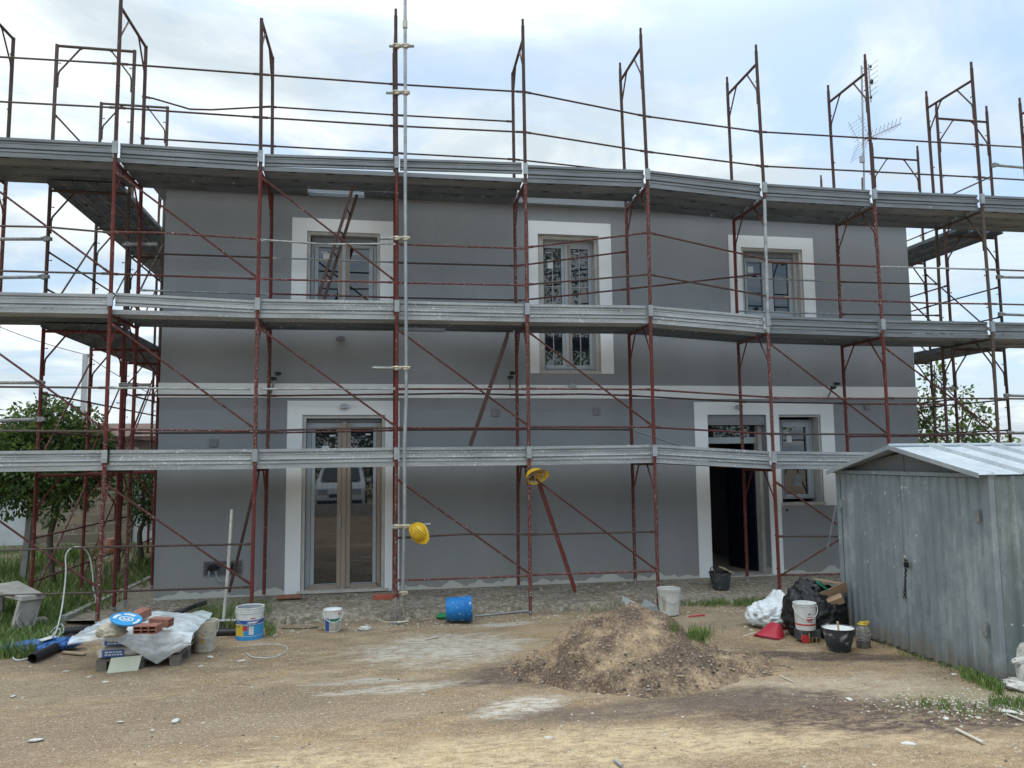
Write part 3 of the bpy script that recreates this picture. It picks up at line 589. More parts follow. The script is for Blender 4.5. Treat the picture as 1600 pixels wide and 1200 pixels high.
RAILS= [('rail', [(-7.953, -1.202, 7.422), (-6.288, -1.22, 7.442)]), ('rail', [(-6.288, -1.22, 7.442), (-4.511, -1.201, 7.449)]), ('rail', [(-4.511, -1.201, 7.449), (-2.695, -1.24, 7.429)]), ('rail', [(-2.695, -1.24, 7.429), (-0.913, -1.275, 7.438)]), ('rail', [(-0.894, -1.275, 7.439), (0.891, -1.304, 7.191)]), ('rail', [(0.891, -1.304, 7.191), (2.701, -1.324, 7.062)]), ('rail', [(2.701, -1.325, 7.062), (4.488, -1.385, 7.051)]), ('rail', [(4.488, -1.385, 7.051), (6.291, -1.449, 7.037)]), ('rail', [(6.291, -1.449, 7.037), (8.153, -1.502, 7.03)]), ('rail', [(-7.923, -1.202, 6.828), (-6.298, -1.22, 6.842)]), ('rail', [(-6.298, -1.22, 6.842), (-4.512, -1.201, 6.844)]), ('rail', [(-4.512, -1.201, 6.844), (-2.693, -1.24, 6.828)]), ('rail', [(-2.693, -1.24, 6.828), (-0.92, -1.274, 6.842)]), ('rail', [(-0.902, -1.275, 6.843), (0.904, -1.304, 6.654)]), ('rail', [(0.904, -1.304, 6.654), (2.698, -1.324, 6.532)]), ('rail', [(2.698, -1.324, 6.532), (4.467, -1.385, 6.523)]), ('rail', [(4.467, -1.385, 6.523), (6.279, -1.449, 6.509)]), ('rail', [(6.279, -1.449, 6.509), (8.102, -1.501, 6.489)]), ('rail', [(-6.295, -0.2, 7.49), (-6.148, -0.199, 7.473), (-5.65, -0.193, 7.351), (-5.355, -0.19, 7.364), (-4.538, -0.181, 7.474)]), ('rail', [(-4.538, -0.178, 7.475), (-2.656, -0.221, 7.456)]), ('rail', [(-2.656, -0.22, 7.456), (-0.878, -0.251, 7.463)]), ('rail', [(-6.296, -0.2, 6.867), (-4.536, -0.181, 6.871)]), ('rail', [(-4.536, -0.178, 6.872), (-2.654, -0.221, 6.857)]), ('rail', [(-2.654, -0.221, 6.857), (-0.865, -0.251, 6.854)]), ('rail', [(-0.865, -0.251, 6.854), (-0.301, -0.263, 6.821), (0.935, -0.289, 6.746)]), ('rail', [(-7.843, -1.203, 5.205), (-7.083, -1.211, 5.218), (-6.308, -1.22, 5.173)]), ('rail', [(-6.301, -1.22, 5.182), (-5.731, -1.214, 5.199), (-4.512, -1.201, 5.17)]), ('rail', [(-4.495, -1.201, 5.159), (-3.666, -1.219, 5.124), (-2.696, -1.24, 5.161)]), ('rail', [(-2.688, -1.24, 5.154), (-0.905, -1.275, 5.153)]), ('rail', [(-0.887, -1.275, 5.169), (0.898, -1.304, 5.447)]), ('rail', [(0.908, -1.304, 5.446), (2.695, -1.324, 5.112)]), ('rail', [(2.693, -1.324, 5.072), (4.489, -1.385, 5.048)]), ('rail', [(4.489, -1.385, 5.046), (6.342, -1.451, 5.046)]), ('rail', [(6.342, -1.451, 5.046), (8.082, -1.5, 5.034)]), ('rail', [(-7.814, -1.203, 4.634), (-6.312, -1.22, 4.637)]), ('rail', [(-6.312, -1.22, 4.634), (-4.513, -1.201, 4.629)]), ('rail', [(-4.501, -1.201, 4.628), (-2.703, -1.24, 4.625)]), ('rail', [(-2.686, -1.24, 4.622), (-0.903, -1.275, 4.63)]), ('rail', [(-0.903, -1.275, 4.638), (0.89, -1.304, 4.834)]), ('rail', [(0.89, -1.304, 4.832), (2.68, -1.324, 4.56)]), ('rail', [(2.679, -1.324, 4.539), (4.492, -1.386, 4.517)]), ('rail', [(4.492, -1.385, 4.517), (4.753, -1.395, 4.516), (5.279, -1.413, 4.501), (6.322, -1.45, 4.509)]), ('rail', [(6.322, -1.45, 4.509), (8.032, -1.499, 4.501)]), ('rail', [(-6.263, -0.2, 5.188), (-5.931, -0.196, 5.183), (-4.469, -0.18, 5.185)]), ('rail', [(-4.469, -0.18, 5.183), (-2.659, -0.221, 5.168)]), ('rail', [(-2.659, -0.22, 5.163), (-0.854, -0.251, 5.167)]), ('rail', [(-0.854, -0.251, 5.165), (0.921, -0.289, 5.447)]), ('rail', [(0.922, -0.289, 4.849), (2.713, -0.319, 5.09), (3.132, -0.326, 5.15)]), ('rail', [(2.724, -0.319, 5.082), (4.498, -0.382, 5.047)]), ('rail', [(4.497, -0.382, 5.047), (5.687, -0.434, 5.042), (6.3, -0.461, 5.043)]), ('rail', [(-6.262, -0.2, 4.651), (-4.468, -0.18, 4.642)]), ('rail', [(-4.468, -0.18, 4.651), (-2.652, -0.221, 4.633)]), ('rail', [(-2.652, -0.221, 4.631), (-0.861, -0.251, 4.634)]), ('rail', [(-0.861, -0.251, 4.624), (0.916, -0.289, 4.847)]), ('rail', [(2.712, -0.319, 4.534), (4.486, -0.382, 4.51)]), ('rail', [(4.486, -0.382, 4.51), (6.274, -0.459, 4.513)]), ('rail', [(-7.742, -1.204, 3.182), (-6.289, -1.22, 3.174)]), ('rail', [(-6.282, -1.22, 3.174), (-4.497, -1.201, 3.165)]), ('rail', [(-4.497, -1.201, 3.168), (-2.681, -1.24, 3.179)]), ('rail', [(-2.681, -1.24, 3.173), (-0.886, -1.275, 3.179)]), ('rail', [(-0.886, -1.275, 3.184), (0.889, -1.304, 3.178)]), ('rail', [(0.888, -1.304, 3.173), (2.701, -1.324, 3.07)]), ('rail', [(2.701, -1.325, 3.065), (4.515, -1.386, 3.051)]), ('rail', [(4.515, -1.386, 3.058), (6.294, -1.449, 3.051)]), ('rail', [(6.294, -1.449, 3.051), (8.007, -1.498, 3.041)]), ('rail', [(-7.715, -1.204, 2.642), (-6.284, -1.22, 2.624)]), ('rail', [(-6.285, -1.22, 2.65), (-4.494, -1.201, 2.622)]), ('rail', [(-4.494, -1.201, 2.622), (-3.423, -1.224, 2.649), (-2.68, -1.24, 2.651)]), ('rail', [(-2.68, -1.24, 2.651), (-0.893, -1.275, 2.642)]), ('rail', [(-0.893, -1.275, 2.659), (0.892, -1.304, 2.649)]), ('rail', [(0.892, -1.304, 2.644), (2.696, -1.324, 2.539)]), ('rail', [(2.696, -1.324, 2.542), (4.502, -1.386, 2.523)]), ('rail', [(4.502, -1.386, 2.515), (6.306, -1.45, 2.523)]), ('rail', [(6.306, -1.45, 2.523), (7.957, -1.497, 2.507)]), ('rail', [(-6.271, -0.2, 3.169), (-4.459, -0.18, 3.168)]), ('rail', [(-4.459, -0.18, 3.163), (-2.652, -0.221, 3.19)]), ('rail', [(-2.652, -0.221, 3.185), (-1.757, -0.236, 3.205), (-0.858, -0.251, 3.184)]), ('rail', [(-0.858, -0.251, 3.184), (0.163, -0.273, 3.198), (0.913, -0.289, 3.177)]), ('rail', [(0.913, -0.289, 3.173), (2.716, -0.319, 3.082)]), ('rail', [(2.716, -0.319, 3.079), (4.487, -0.382, 3.053)]), ('rail', [(4.486, -0.382, 3.041), (6.24, -0.458, 3.038)]), ('rail', [(-6.254, -0.2, 2.638), (-4.476, -0.18, 2.636)]), ('rail', [(-4.476, -0.18, 2.632), (-2.651, -0.221, 2.658)]), ('rail', [(-2.651, -0.221, 2.663), (-0.859, -0.251, 2.663)]), ('rail', [(-0.859, -0.251, 2.668), (0.919, -0.289, 2.65)]), ('rail', [(0.919, -0.289, 2.648), (1.644, -0.301, 2.417), (2.743, -0.319, 2.193)]), ('rail', [(4.49, -0.382, 2.521), (6.249, -0.458, 2.519)]), ('rail', [(-7.643, -1.205, 1.191), (-6.298, -1.22, 1.2)]), ('rail', [(-6.298, -1.22, 1.201), (-4.489, -1.201, 1.179)]), ('rail', [(-2.683, -1.24, 1.207), (-1.788, -1.258, 1.235), (-0.895, -1.275, 1.21)]), ('rail', [(-0.895, -1.275, 1.206), (0.895, -1.304, 1.198)]), ('rail', [(2.687, -1.324, 1.083), (4.46, -1.384, 1.039)]), ('rail', [(-7.616, -1.205, 0.66), (-6.3, -1.22, 0.649)]), ('rail', [(-6.3, -1.22, 0.657), (-4.497, -1.201, 0.642)]), ('rail', [(-2.682, -1.24, 0.659), (-0.902, -1.275, 0.659)]), ('rail', [(-0.902, -1.275, 0.671), (0.897, -1.304, 0.661)]), ('rail', [(2.691, -1.324, 0.546), (4.456, -1.384, 0.508)]), ('brace', [(-7.668, -1.205, 1.696), (-7.448, -1.207, 1.545), (-6.863, -1.214, 1.098), (-6.332, -1.22, 0.733)]), ('brace', [(-6.291, -1.22, 1.989), (-4.518, -1.201, 0.682)]), ('brace', [(-2.678, -1.24, 1.977), (-0.902, -1.275, 0.68)]), ('brace', [(-0.893, -1.275, 2.01), (0.879, -1.304, 0.671)]), ('brace', [(2.694, -1.324, 1.853), (4.418, -1.383, 0.691)]), ('brace', [(2.7, -1.325, 0.528), (3.677, -1.358, 1.04)]), ('brace', [(-7.769, -1.204, 3.724), (-7.546, -1.206, 3.591), (-6.285, -1.22, 2.642)]), ('brace', [(-6.258, -1.22, 3.984), (-4.502, -1.201, 2.652)]), ('brace', [(-4.481, -1.201, 3.983), (-2.697, -1.24, 2.676)]), ('brace', [(-2.675, -1.24, 3.981), (-0.902, -1.275, 2.677)]), ('brace', [(-0.885, -1.275, 3.976), (0.873, -1.304, 2.665)]), ('brace', [(2.698, -1.324, 3.858), (4.482, -1.385, 2.53)]), ('brace', [(4.521, -1.387, 3.809), (6.307, -1.45, 2.527)]), ('brace', [(-7.873, -1.203, 5.815), (-7.644, -1.205, 5.652), (-6.304, -1.22, 4.641)]), ('brace', [(-6.299, -1.22, 5.993), (-4.51, -1.201, 4.646)]), ('brace', [(-4.471, -1.202, 6.005), (-2.695, -1.24, 4.635)])]
ZJ = [.13, 2.15, 4.14, 6.14, 8.2, 8.5]
DZ = {0:.045, 1:.048, 2:.042, 3:.05, 4:.046, 5:.056, 6:-.054, 7:-.088, 8:-.095, 9:-.10}
ZT_ = [2.35, 4.336, 6.342]
m_low_set = [m_red, m_red, m_red_heavy]
def pick_leg(i, k):
    if k == 3: return m_brown  # top lift: backlit shade carried by the darker tube colour
    if i in (4,) and k in (0, 1): return m_red_heavy
    if i in (1, 2) and k in (1, 0): return m_red_heavy if (i+k) % 2 else m_red
    if i >= 8: return m_olive
    return random.choice(m_low_set)
def knee(par, leg_top, bar_in, zbar, mt):
    """bent strut from the crossbar down to the leg"""
    a = Vector(bar_in); l = Vector(leg_top); d = (a-l).normalized()
    p = [l+d*.36+Vector((0,0,-.0)), l+d*.30+Vector((0,0,-.035)), l+d*.045+Vector((0,0,-.38)), l+d*.03+Vector((0,0,-.45)), l+d*.03+Vector((0,0,-.62))]
    MB().tube([tuple(q) for q in p], .0125, 6).build('knee_brace', mt, par)
def frame(par, po, pi_, mt, top_tip=(True, True), pins=None, outer=None):
    """po, pi_: (bottom, top) of outer and inner leg; the crossbar joins them at the top"""
    cb = MB().tube([po[1], pi_[1]], .021, 8); fr = cb.build('portal_frame', mt, par)
    for k, (a, b_) in enumerate((po, pi_)):
        a, b_ = Vector(a), Vector(b_); m = MB(); m.tube([a, b_+Vector((0,0,.02))], .0245, 10)
        if top_tip[k]:
            m.tube([b_+Vector((0,0,.02)), b_+Vector((0,0,.20))], .0245, 8); m.tube([b_+Vector((0,0,.20)), b_+Vector((0,0,.30))], .019, 8)
        d = (Vector(pi_[1])-Vector(po[1])).normalized()*(1 if k == 0 else -1)
        for zf in (.25, .50, .88):
            q = a.lerp(b_, zf); m.tube([q, q+d*.055], .006, 6); m.tube([q+d*.05, q+d*.062], .010, 6)
        m.build('leg', outer if (outer and k == 0) else mt, fr)
    mid = (Vector(po[1])+Vector(pi_[1]))/2
    knee(fr, po[1], mid, 0, mt); knee(fr, pi_[1], mid, 0, mt)
    return fr
TOEPROF = [(0,0),(-.010,.004),(-.010,.030),(.010,.034),(.010,.044),(-.012,.054),(-.012,.062),(-.004,.070),(-.004,.110),(-.012,.118),(-.012,.128),(.010,.134),(.010,.144),(-.012,.154),(-.012,.188),(0,.192),(.016,.188),(.016,0)]
def toeboard(par, A, B, nrm, mt, h=1.0): MB().sweep([(d, z*h) for d, z in TOEPROF], A, B, nrm).build('toe_board', mt, par, 0)
def plank(par, A, B, nrm, wd=.315, mt=None, slots=True):
    """steel deck plank; A, B: outer top edge; nrm points inwards"""
    pr = [(0,0),(0,-.058),(.018,-.058),(.018,-.05),(.07,-.012),(.088,-.012),(.098,-.022),(.118,-.022),(.128,-.012),(.187,-.012),(.197,-.022),(.217,-.022),(.227,-.012),(.245,-.012),(.297,-.05),(.297,-.058),(wd,-.058),(wd,0)]
    m = MB(); m.sweep(pr, A, B, nrm)
    A, B, n_ = Vector(A), Vector(B), Vector(nrm)
    if slots:
        s = m; s.mi = 1
        for t in (.22, .5, .78):
            c = A.lerp(B, t)+n_*.157+Vector((0,0,-.0145)); u = (B-A).normalized()
            s.obox(c, u*.05, n_*.012, Vector((0,0,.0015)))
    m.build('deck_plank', [mt or m_plank, m_dark], par, 0)
def jack(par, x, y, zg, ztop):
    m = MB(); m.box((x-.07, y-.07, zg), (x+.07, y+.07, zg+.008)); m.tube([(x,y,zg+.008),(x,y,ztop)], .0175, 8); m.tube([(x,y,ztop-.03),(x,y,ztop)], .03, 8)
    m.build('base_jack', m_galv_rail, par)
def coupler(par, c, mt=None, s=1.):
    c = Vector(c); m = MB()
    m.tube([c+Vector((0,0,-.03*s)), c+Vector((0,0,.03*s))], .036*s, 10); m.obox(c+Vector((.03*s,-.012,0)), (.03*s,0,0), (0,.022*s,0), (0,0,.02*s)); m.tube([c+Vector((-.055*s,-.03,.012)), c+Vector((.06*s,-.03,.012))], .009*s, 6); m.tube([c+Vector((.045*s,-.055,0)), c+Vector((.045*s,.02,0))], .011*s, 6)
    m.build('coupler', mt or m_zinc, par, 40)
def rod(par, name, pts, mt, r=.0135):
    m = MB(); pts = [Vector(p) for p in pts]; d0 = (pts[1]-pts[0]).normalized(); d1 = (pts[-1]-pts[-2]).normalized()
    q = [pts[0]+d0*.07]+pts[1:-1]+[pts[-1]-d1*.07]
    m.tube(q, r, 8)
    for a, b_, d in ((pts[0], pts[0]+d0*.09, d0), (pts[-1]-d1*.09, pts[-1], d1)):      # flattened ends with the hole
        sd = d.cross(Vector((0,0,1))).normalized(); up = sd.cross(d).normalized(); m.obox((a+b_)/2, d*.055, sd*.004, up*.017)
    m.build(name, mt, par)

front = thing('scaffolding', 'rusty red tube scaffolding with three steel decks standing right across the front of the house', 'scaffolding')
def legpt(T, i, k): y, xs_ = T[i]; return (xs_[k], y)
for i in range(10):
    dz = DZ[i]
    for k in range(4):
        zb = [.13, 2.33, 4.32, 6.33][k]+(dz if k else 0); zt = [2.075, 4.06, 6.066, 8.19][k]+dz
        if k == 0: zbo = {3:.43, 1:.29, 2:.37}.get(i, .16); zbi = .36
        else: zbo = zbi = ([2.075, 4.06, 6.066][k-1]+dz)
        xo0, yo = legpt(OUT, i, k); xo1 = legpt(OUT, i, k+1)[0]; xi0, yi = legpt(INN, i, k); xi1 = legpt(INN, i, k+1)[0]
        mt = pick_leg(i, k)
        tips = (k == 3 and i != 2, k == 3 and i not in (1, 2, 4, 0))
        frame(front, ((xo0, yo, zbo), (xo1, yo, zt)), ((xi0, yi, zbi), (xi1, yi, zt)), mt, tips, outer=m_toe_low if (i, k) == (6, 2) else None)
    jack(front, OUT[i][1][0], OUT[i][0], gz(0, OUT[i][0])-.005, {3:.44, 1:.31, 2:.38}.get(i, .20)); jack(front, INN[i][1][0], INN[i][0], .27, .38)
# leaning extra length on the frame-1 pole (it runs on above the picture)
def deckz(i, L): return ZT_[L]+DZ[i]-.2
for i in range(9):
    for L_ in range(3):
        ia, ib = i, i+1
        Ax, Bx = OUT[ia][1][L_+1], OUT[ib][1][L_+1]; Ay, By = OUT[ia][0], OUT[ib][0]; Aiy, Biy = INN[ia][0], INN[ib][0]
        mt = m_toe_top if L_ == 2 or i >= 6 and L_ == 1 else m_toe_low
        za, zb = deckz(ia, L_), deckz(ib, L_)
        raise_a = {(1,1):.045, (3,2):.02}.get((i, L_), 0); raise_b = {(3,2):.055, (1,1):.0, (2,2):.02}.get((i, L_), 0); hs = .88 if (raise_a or raise_b) else 1.
        toeboard(front, (Ax+.045, Ay+.036, za+.004+raise_a), (Bx-.045, By+.036, zb+.004+raise_b), (0,1,0), mt, hs)
        npl = 2 if (i, L_) == (4, 2) else 3
        for k in range(npl):
            if (i, L_) in ((2, 2), (3, 1)) and k == 2: continue
            oa, ob = .04+k*.322, .04+k*.322
            plank(front, (Ax+.012, Ay+oa, za), (Bx-.012, By+ob, zb), (0,1,0), mt=mt if k == 0 else None)
        br = MB(); br.box((Ax-.033, Ay-.034, ZT_[L_]+DZ[ia]-.165), (Ax+.033, Ay-.026, ZT_[L_]+DZ[ia]-.005)); br.tube([(Ax,Ay,ZT_[L_]+DZ[ia]-.165),(Ax,Ay,ZT_[L_]+DZ[ia]-.005)], .029, 10)
        br.box((Ax-.05, Ay+.0, ZT_[L_]+DZ[ia]-.13), (Ax-.04, Ay+.05, ZT_[L_]+DZ[ia]-.09)); br.build('toe_board_bracket', m_galv if L_ else m_toe_low, front, 30)
# hatch planks with their lids, where the ladders pass
for (i, L_, u0, u1) in ((2, 2, .30, .75), (3, 1, .0, .42)):
    ax, bx, y = OUT[i][1][L_+1], OUT[i+1][1][L_+1], OUT[i][0]+.04+2*.322; z = deckz(i, L_)
    m = MB(); m.box((ax+.012, y, z-.05), (bx-.012, y+.02, z)); m.box((ax+.012, y+.30, z-.05), (bx-.012, y+.32, z))
    x0, x1 = ax+(bx-ax)*u0, ax+(bx-ax)*u1
    if u0 > .05: m.box((ax+.012, y+.02, z-.03), (x0, y+.30, z))
    m.box((x1, y+.02, z-.03), (bx-.012, y+.30, z)); hp = m.build('hatch_frame', m_plank, front, 0)
    m = MB(); m.box((x0+.02, y+.325, z-.06), (x1, y+.345, z-.02)); m.box((x0+.02, y+.33, z+.0), (x1, y+.345, z+.02)); m.build('hatch_lid', m_galv, front, 0)
mats_r = [m_red_brace, m_red_heavy, m_galv_rail, m_brown, m_red_brace, m_brown]
for k, (kind, pts) in enumerate(RAILS):
    zc = pts[0][2]; off = -.0
    if kind == 'brace': mt = m_red_brace; nm = 'diagonal_brace'
    else:
        nm = 'guard_rail'; mt = m_brown if zc > 6.3 else random.choice(mats_r)
        if pts[0][0] > 5.5 or (pts[0][0] < -7.5): mt = m_olive
    rod(front, nm, [(p[0], p[1]-.012 if p[1] < -.9 else p[1]+.0, p[2]) for p in pts], mt)
for px, py, Y in ((434,584,-.15),(800,583,-.2),(1306,600,-.36),(1223,412,-.31),(1226,465,-.31),(427,592,-.12),(797,590,-.16),(1300,606,-.3)):
    coupler(front, W(px, py, Y), m_steel_dark if px != 1226 else m_zinc, .85)
for a, b_, ya, yb in (((431,587),(423,615),-.14,-.02),((797,586),(797,606),-.2,-.02),((1302,603),(1294,620),-.34,-.02)):
    MB().tube([W(*a, ya), W(*b_, yb)], .014, 8).build('wall_tie', m_galv_rail, front)

# side scaffolds ------------------------------------------------
def side(label, xo, xi, ys_s, dz, mts, sgn, zg):
    sc = thing('scaffolding', label, 'scaffolding')
    zj = [zg+.06, 2.07, 4.055, 6.06, 8.2]
    for n_, y in enumerate(ys_s):
        for k in range(4):
            zb = zj[k]+(dz if k else 0); zt = zj[k+1]+dz
            frame(sc, ((xo, y, zb), (xo, y, zt)), ((xi, y, zb), (xi, y, zt)), random.choice(mts[0] if k < 2 else mts[1]), (k == 3 and sgn > 0, k == 3 and sgn > 0))
        jack(sc, xo, y, zg-.02, zg+.1); jack(sc, xi, y, zg-.02, zg+.1)
        if n_+1 < len(ys_s):
            y2 = ys_s[n_+1]
            for L_ in range(3):
                z = [2.15, 4.136, 6.142][L_]+dz; inw = 1 if xi > xo else -1
                if L_ > 0:
                    for q in range(3): plank(sc, (xo+inw*(.04+q*.322), y+(.01 if n_ else -.21), z), (xo+inw*(.04+q*.322), y2-.01, z), (inw,0,0), slots=True)
                    toeboard(sc, (xo+inw*.036, y+.045, z+.004), (xo+inw*.036, y2-.045, z+.004), (inw,0,0), m_toe_top)
            for k in range(4):
                z0 = [.05+zg, 2.15, 4.136, 6.142][k]+dz; mt = random.choice(mts[0] if k < 2 else mts[1])
                for hgt in ((.42, 1.0) if k == 0 else (.52, 1.05)) : rod(sc, 'guard_rail', [(xo, y, z0+hgt), (xo, y2, z0+hgt)], mt)
                if k in (1, 2): rod(sc, 'guard_rail', [(xi, y, z0+1.05), (xi, y2, z0+1.05)], mt)
                if k < 3 and n_ < 3: rod(sc, 'diagonal_brace', [(xo, y, zj[k]+.15+dz), (xo, y2, zj[k+1]-.2+dz)], mt)
                if k in (1, 2) and n_ == 0: rod(sc, 'diagonal_brace', [(xi, y, zj[k]+.15+dz), (xi, y2, zj[k+1]-.2+dz)], mt)
    return sc
left = side('scaffolding of red and brown frames standing along the left side wall of the house', -7.49, -6.45, [-.12, 1.71, 3.5, 5.3, 7.1], -.0, ([m_red, m_red_heavy], [m_olive, m_brown]), -1, .18)
right = side('scaffolding of dark weathered frames standing along the right side wall of the house', 7.84, 6.82, [-.02, 1.78, 3.58, 5.38], -.05, ([m_olive, m_brown], [m_brown, m_olive]), 1, .15)
# short galvanised tubes tying the last front frames to the side frames
for par, pxs in ((left, [((-20,373.5),(73,373.5)), ((-20,434),(69,432.5)), ((-20,598),(62,598)), ((-20,658),(63,655))]), (right, [((1553,258),(1625,264)), ((1560,433),(1635,434)), ((1563,491),(1640,494)), ((1572,618),(1650,620)), ((1577,676),(1655,678))])):
    for a, b_ in pxs:
        Y = -.17 if par is left else -.07
        MB().tube([W(*a, Y), W(*b_, Y)], .024, 10).build('tie_tube', m_galv_rail, par)
        q = W(*(b_ if par is left else a), Y); coupler(par, q, m_galv_rail, 1.15)
for a, b_ in (((192,382),(246,382)), ((186,601.5),(236,601.5))):
    Y = -.16; MB().tube([W(*a, Y), W(*b_, Y)], .024, 10).build('tie_tube', m_galv_rail, left)
for x, y in ((201,382),(218,382),(194,601),(210,601)): coupler(left, W(x, y, -.14), m_galv_rail, 1.)
MB().tube([W(1469,607,-.05), W(1495,607,-.05)], .024, 10).build('tie_tube', m_galv_rail, right); coupler(right, W(1474,607,-.05), m_galv_rail); coupler(right, W(1488,607,-.05), m_galv_rail)

# tall galvanised mast clamped to the third pole
mast = thing('galvanised_pole', 'tall grey galvanised pole clamped beside the red pole next to the glazed door', 'pole')
YM = -1.33; m = MB(); m.tube([W(633,-25,YM), W(633.3,300,YM), W(635,612,YM), W(632,700,YM), W(632.3,800,YM), W(629.5,926,YM)], .0242, 10)
m.build('tube', m_galv, mast); MB().tube([W(633,33,YM), W(633,44,YM)], .034, 10).build('sleeve', m_zinc, mast)
for y, x0, x1 in ((72,608,647), (145,603,639), (372.5,594,640), (575,581.5,638), (822,612.5,673)):
    Y = YM+.052; a, b_ = W(x0, y+(3 if x0 > 610 and y > 800 else 0), Y), W(x1, y-(3 if y > 800 else 0), Y)
    ct = MB().tube([a, b_], .021, 10).build('cross_tube', m_galv_rail, mast)
    coupler(mast, W(633.5, y, YM-.005)); coupler(mast, W(620, y, YM-.0+.06))
m = MB(); pts = [W(x, y, -1.36) for x, y in ((627,924),(629,930),(626,936),(628,945),(630,955),(632,962),(637,968),(630,972),(620,971))]; m.tube(pts, .006, 5)
pts = [W(x, y, -1.37) for x, y in ((575,950),(580,960),(590,968),(604,972),(625,972),(640,970))]; m.tube(pts, .005, 5); m.build('wire_tail', m_zinc, mast)
coupler(mast, W(630,926,-1.34), m_zinc)

# ladders of the scaffold ---------------------------------------
def ladder(label, top, bot, Y, ddx=.07, dy=.34, mt=m_red):
    ld = thing('scaffold_ladder', label, 'ladder', group=None)
    a, b_ = W(*top, Y), W(*bot, Y); off = Vector((ddx, dy, 0)); ax = (a-b_).normalized()
    for o_ in (Vector((0,0,0)), off):
        sd = Vector((0,1,0)); MB().obox((a+b_)/2+o_, (a-b_)/2, (ax.cross(sd)).normalized()*.021, sd*.012).build('stile', mt, ld, 0, .003)
    n_ = int((a-b_).length/.28)
    for k in range(1, n_):
        q = b_.lerp(a, k/n_); MB().tube([q, q+off], .012, 6).build('rung', mt, ld)
    return ld
ladder('rusty brown ladder leaning up past the first floor left window', (552,291), (498,462), -.98, .045, .34, m_brown)
ladder('splattered brown ladder between the lower decks left of the centre window', (794,519), (734,696), -.98, .055, .34, m_brown)
ladder('red ladder standing on the ground under the hung helmet near the fourth pole', (838,745), (899,926), -1.02, .085, .34, m_red)
pr = MB(); pr.tube([W(400,752,-.95), W(379,840,-.8), W(358,925,-.7)], .02, 8); pr = pr.build('leaning_tube', m_brown); tag(pr, 'rusty brown tube leaning from the second pole behind the white batten', 'tube')

# ---------------------------------------------------------------- the metal shed
def ribmat(name, col, col2):
    m, nt, b = newmat(name, .5, .35)
    n = tnoise(nt, 2.2, 6, .65, (1,1,.5)); c = mixc(nt, step(nt, n, .36, .64), col, col2)
    n = tnoise(nt, 3.5, 6, .7, (1,.8,.35), (4,1,0)); c = mixc(nt, step(nt, n, .52, .72, 0, .7), c, (.52,.55,.55))
    n = tnoise(nt, 30, 4, .7, (1,1,.25)); c = mixc(nt, step(nt, n, .56, .72, 0, .5), c, tuple(x*.6 for x in col))
    n = tnoise(nt, 13, 3, .6); n5 = tnoise(nt, 1.1, 2, .5, (1,1,1), (0,0,5)); c = mixc(nt, mul(nt, step(nt, n, .66, .69), step(nt, n5, .48, .6)), c, (.62,.65,.65))
    t_ = nt.nodes.new('ShaderNodeTexCoord'); s_ = nt.nodes.new('ShaderNodeSeparateXYZ'); nt.links.new(t_.outputs['Object'], s_.inputs[0])
    dn = tnoise(nt, 5, 6, .7, (1,1,.6)); dm = nt.nodes.new('ShaderNodeMath'); dm.operation = 'MULTIPLY_ADD'; nt.links.new(dn, dm.inputs[0]); dm.inputs[1].default_value = -.75; nt.links.new(s_.outputs[2], dm.inputs[2])
    c = mixc(nt, step(nt, dm.outputs[0], -.10, .12, .65, 0), c, (.24,.20,.15))
    rn = tnoise(nt, 9, 4, .7, (1,1,.12), (3,3,3)); c = mixc(nt, step(nt, rn, .68, .76, 0, .5), c, (.20,.11,.06))
    bump(nt, b, tnoise(nt, 1.8, 3, .5), .35, .05)
    nt.links.new(c, b.inputs['Base Color']); nt.links.new(step(nt, n, .3, .7, .4, .65), b.inputs['Roughness']); return m
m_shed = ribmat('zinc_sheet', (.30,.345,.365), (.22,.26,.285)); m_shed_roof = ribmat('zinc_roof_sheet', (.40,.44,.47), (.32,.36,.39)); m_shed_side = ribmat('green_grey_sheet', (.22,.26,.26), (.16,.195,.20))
SX, SY0, SY1, SZ0 = 2.39, -5.62, -3.31, .235
ZW = 2.03; APZ = 2.335; YMID = -4.40; DEPTH = 3.0
shed = thing('metal_shed', 'small ribbed galvanised metal shed with a low gable roof and chained double doors', 'shed')
def ribbed(m, axis_, a, b_, z0, z1, pos, out, n, rw=.026, rd=.030, topf=None):
    """vertical ribbed sheet between a and b along axis_ at pos; out = outward sign"""
    us = [a]; step_ = (b_-a)/n; prof = []
    for k in range(n):
        u = a+k*step_; prof += [(u, 0), (u+step_*.5-rw, 0), (u+step_*.5-rw*.5, 1), (u+step_*.5+rw*.5, 1), (u+step_*.5+rw, 0)]
    prof.append((b_, 0)); rows = [[], []]
    for u, d in prof:
        p = pos+out*d*rd
        for r_, z in ((0, z0), (1, z1 if topf is None else topf(u))): rows[r_].append((p, u, z) if axis_ == 'y' else (u, p, z))
    m.grid(rows); return m
ym = -4.42
for y0, y1, nm in ((SY0+.10, ym-.004, 'door'), (ym+.004, SY1-.08, 'door')):
    m = ribbed(MB(), 'y', y0, y1, SZ0+.02, ZW-.02, SX-.002, -1, 9); m.box((SX-.004, y0, SZ0+.02), (SX+.03, y1, ZW-.02)) if False else None
    m.box((SX+.006, y0, SZ0+.03), (SX+.025, y1, ZW-.03)); d_ = m.build(nm, m_shed, shed, 0)
    hy = SY0+.14 if y0 < -5 else SY1-.115
    for hz_ in (.62, 1.62):
        h = MB(); h.box((SX-.042, hy-.022, hz_), (SX-.028, hy+.022, hz_+.11)); h.tube([(SX-.028,hy,hz_),(SX-.028,hy,hz_+.11)], .008, 6); h.build('hinge', m_galv_rail, d_)
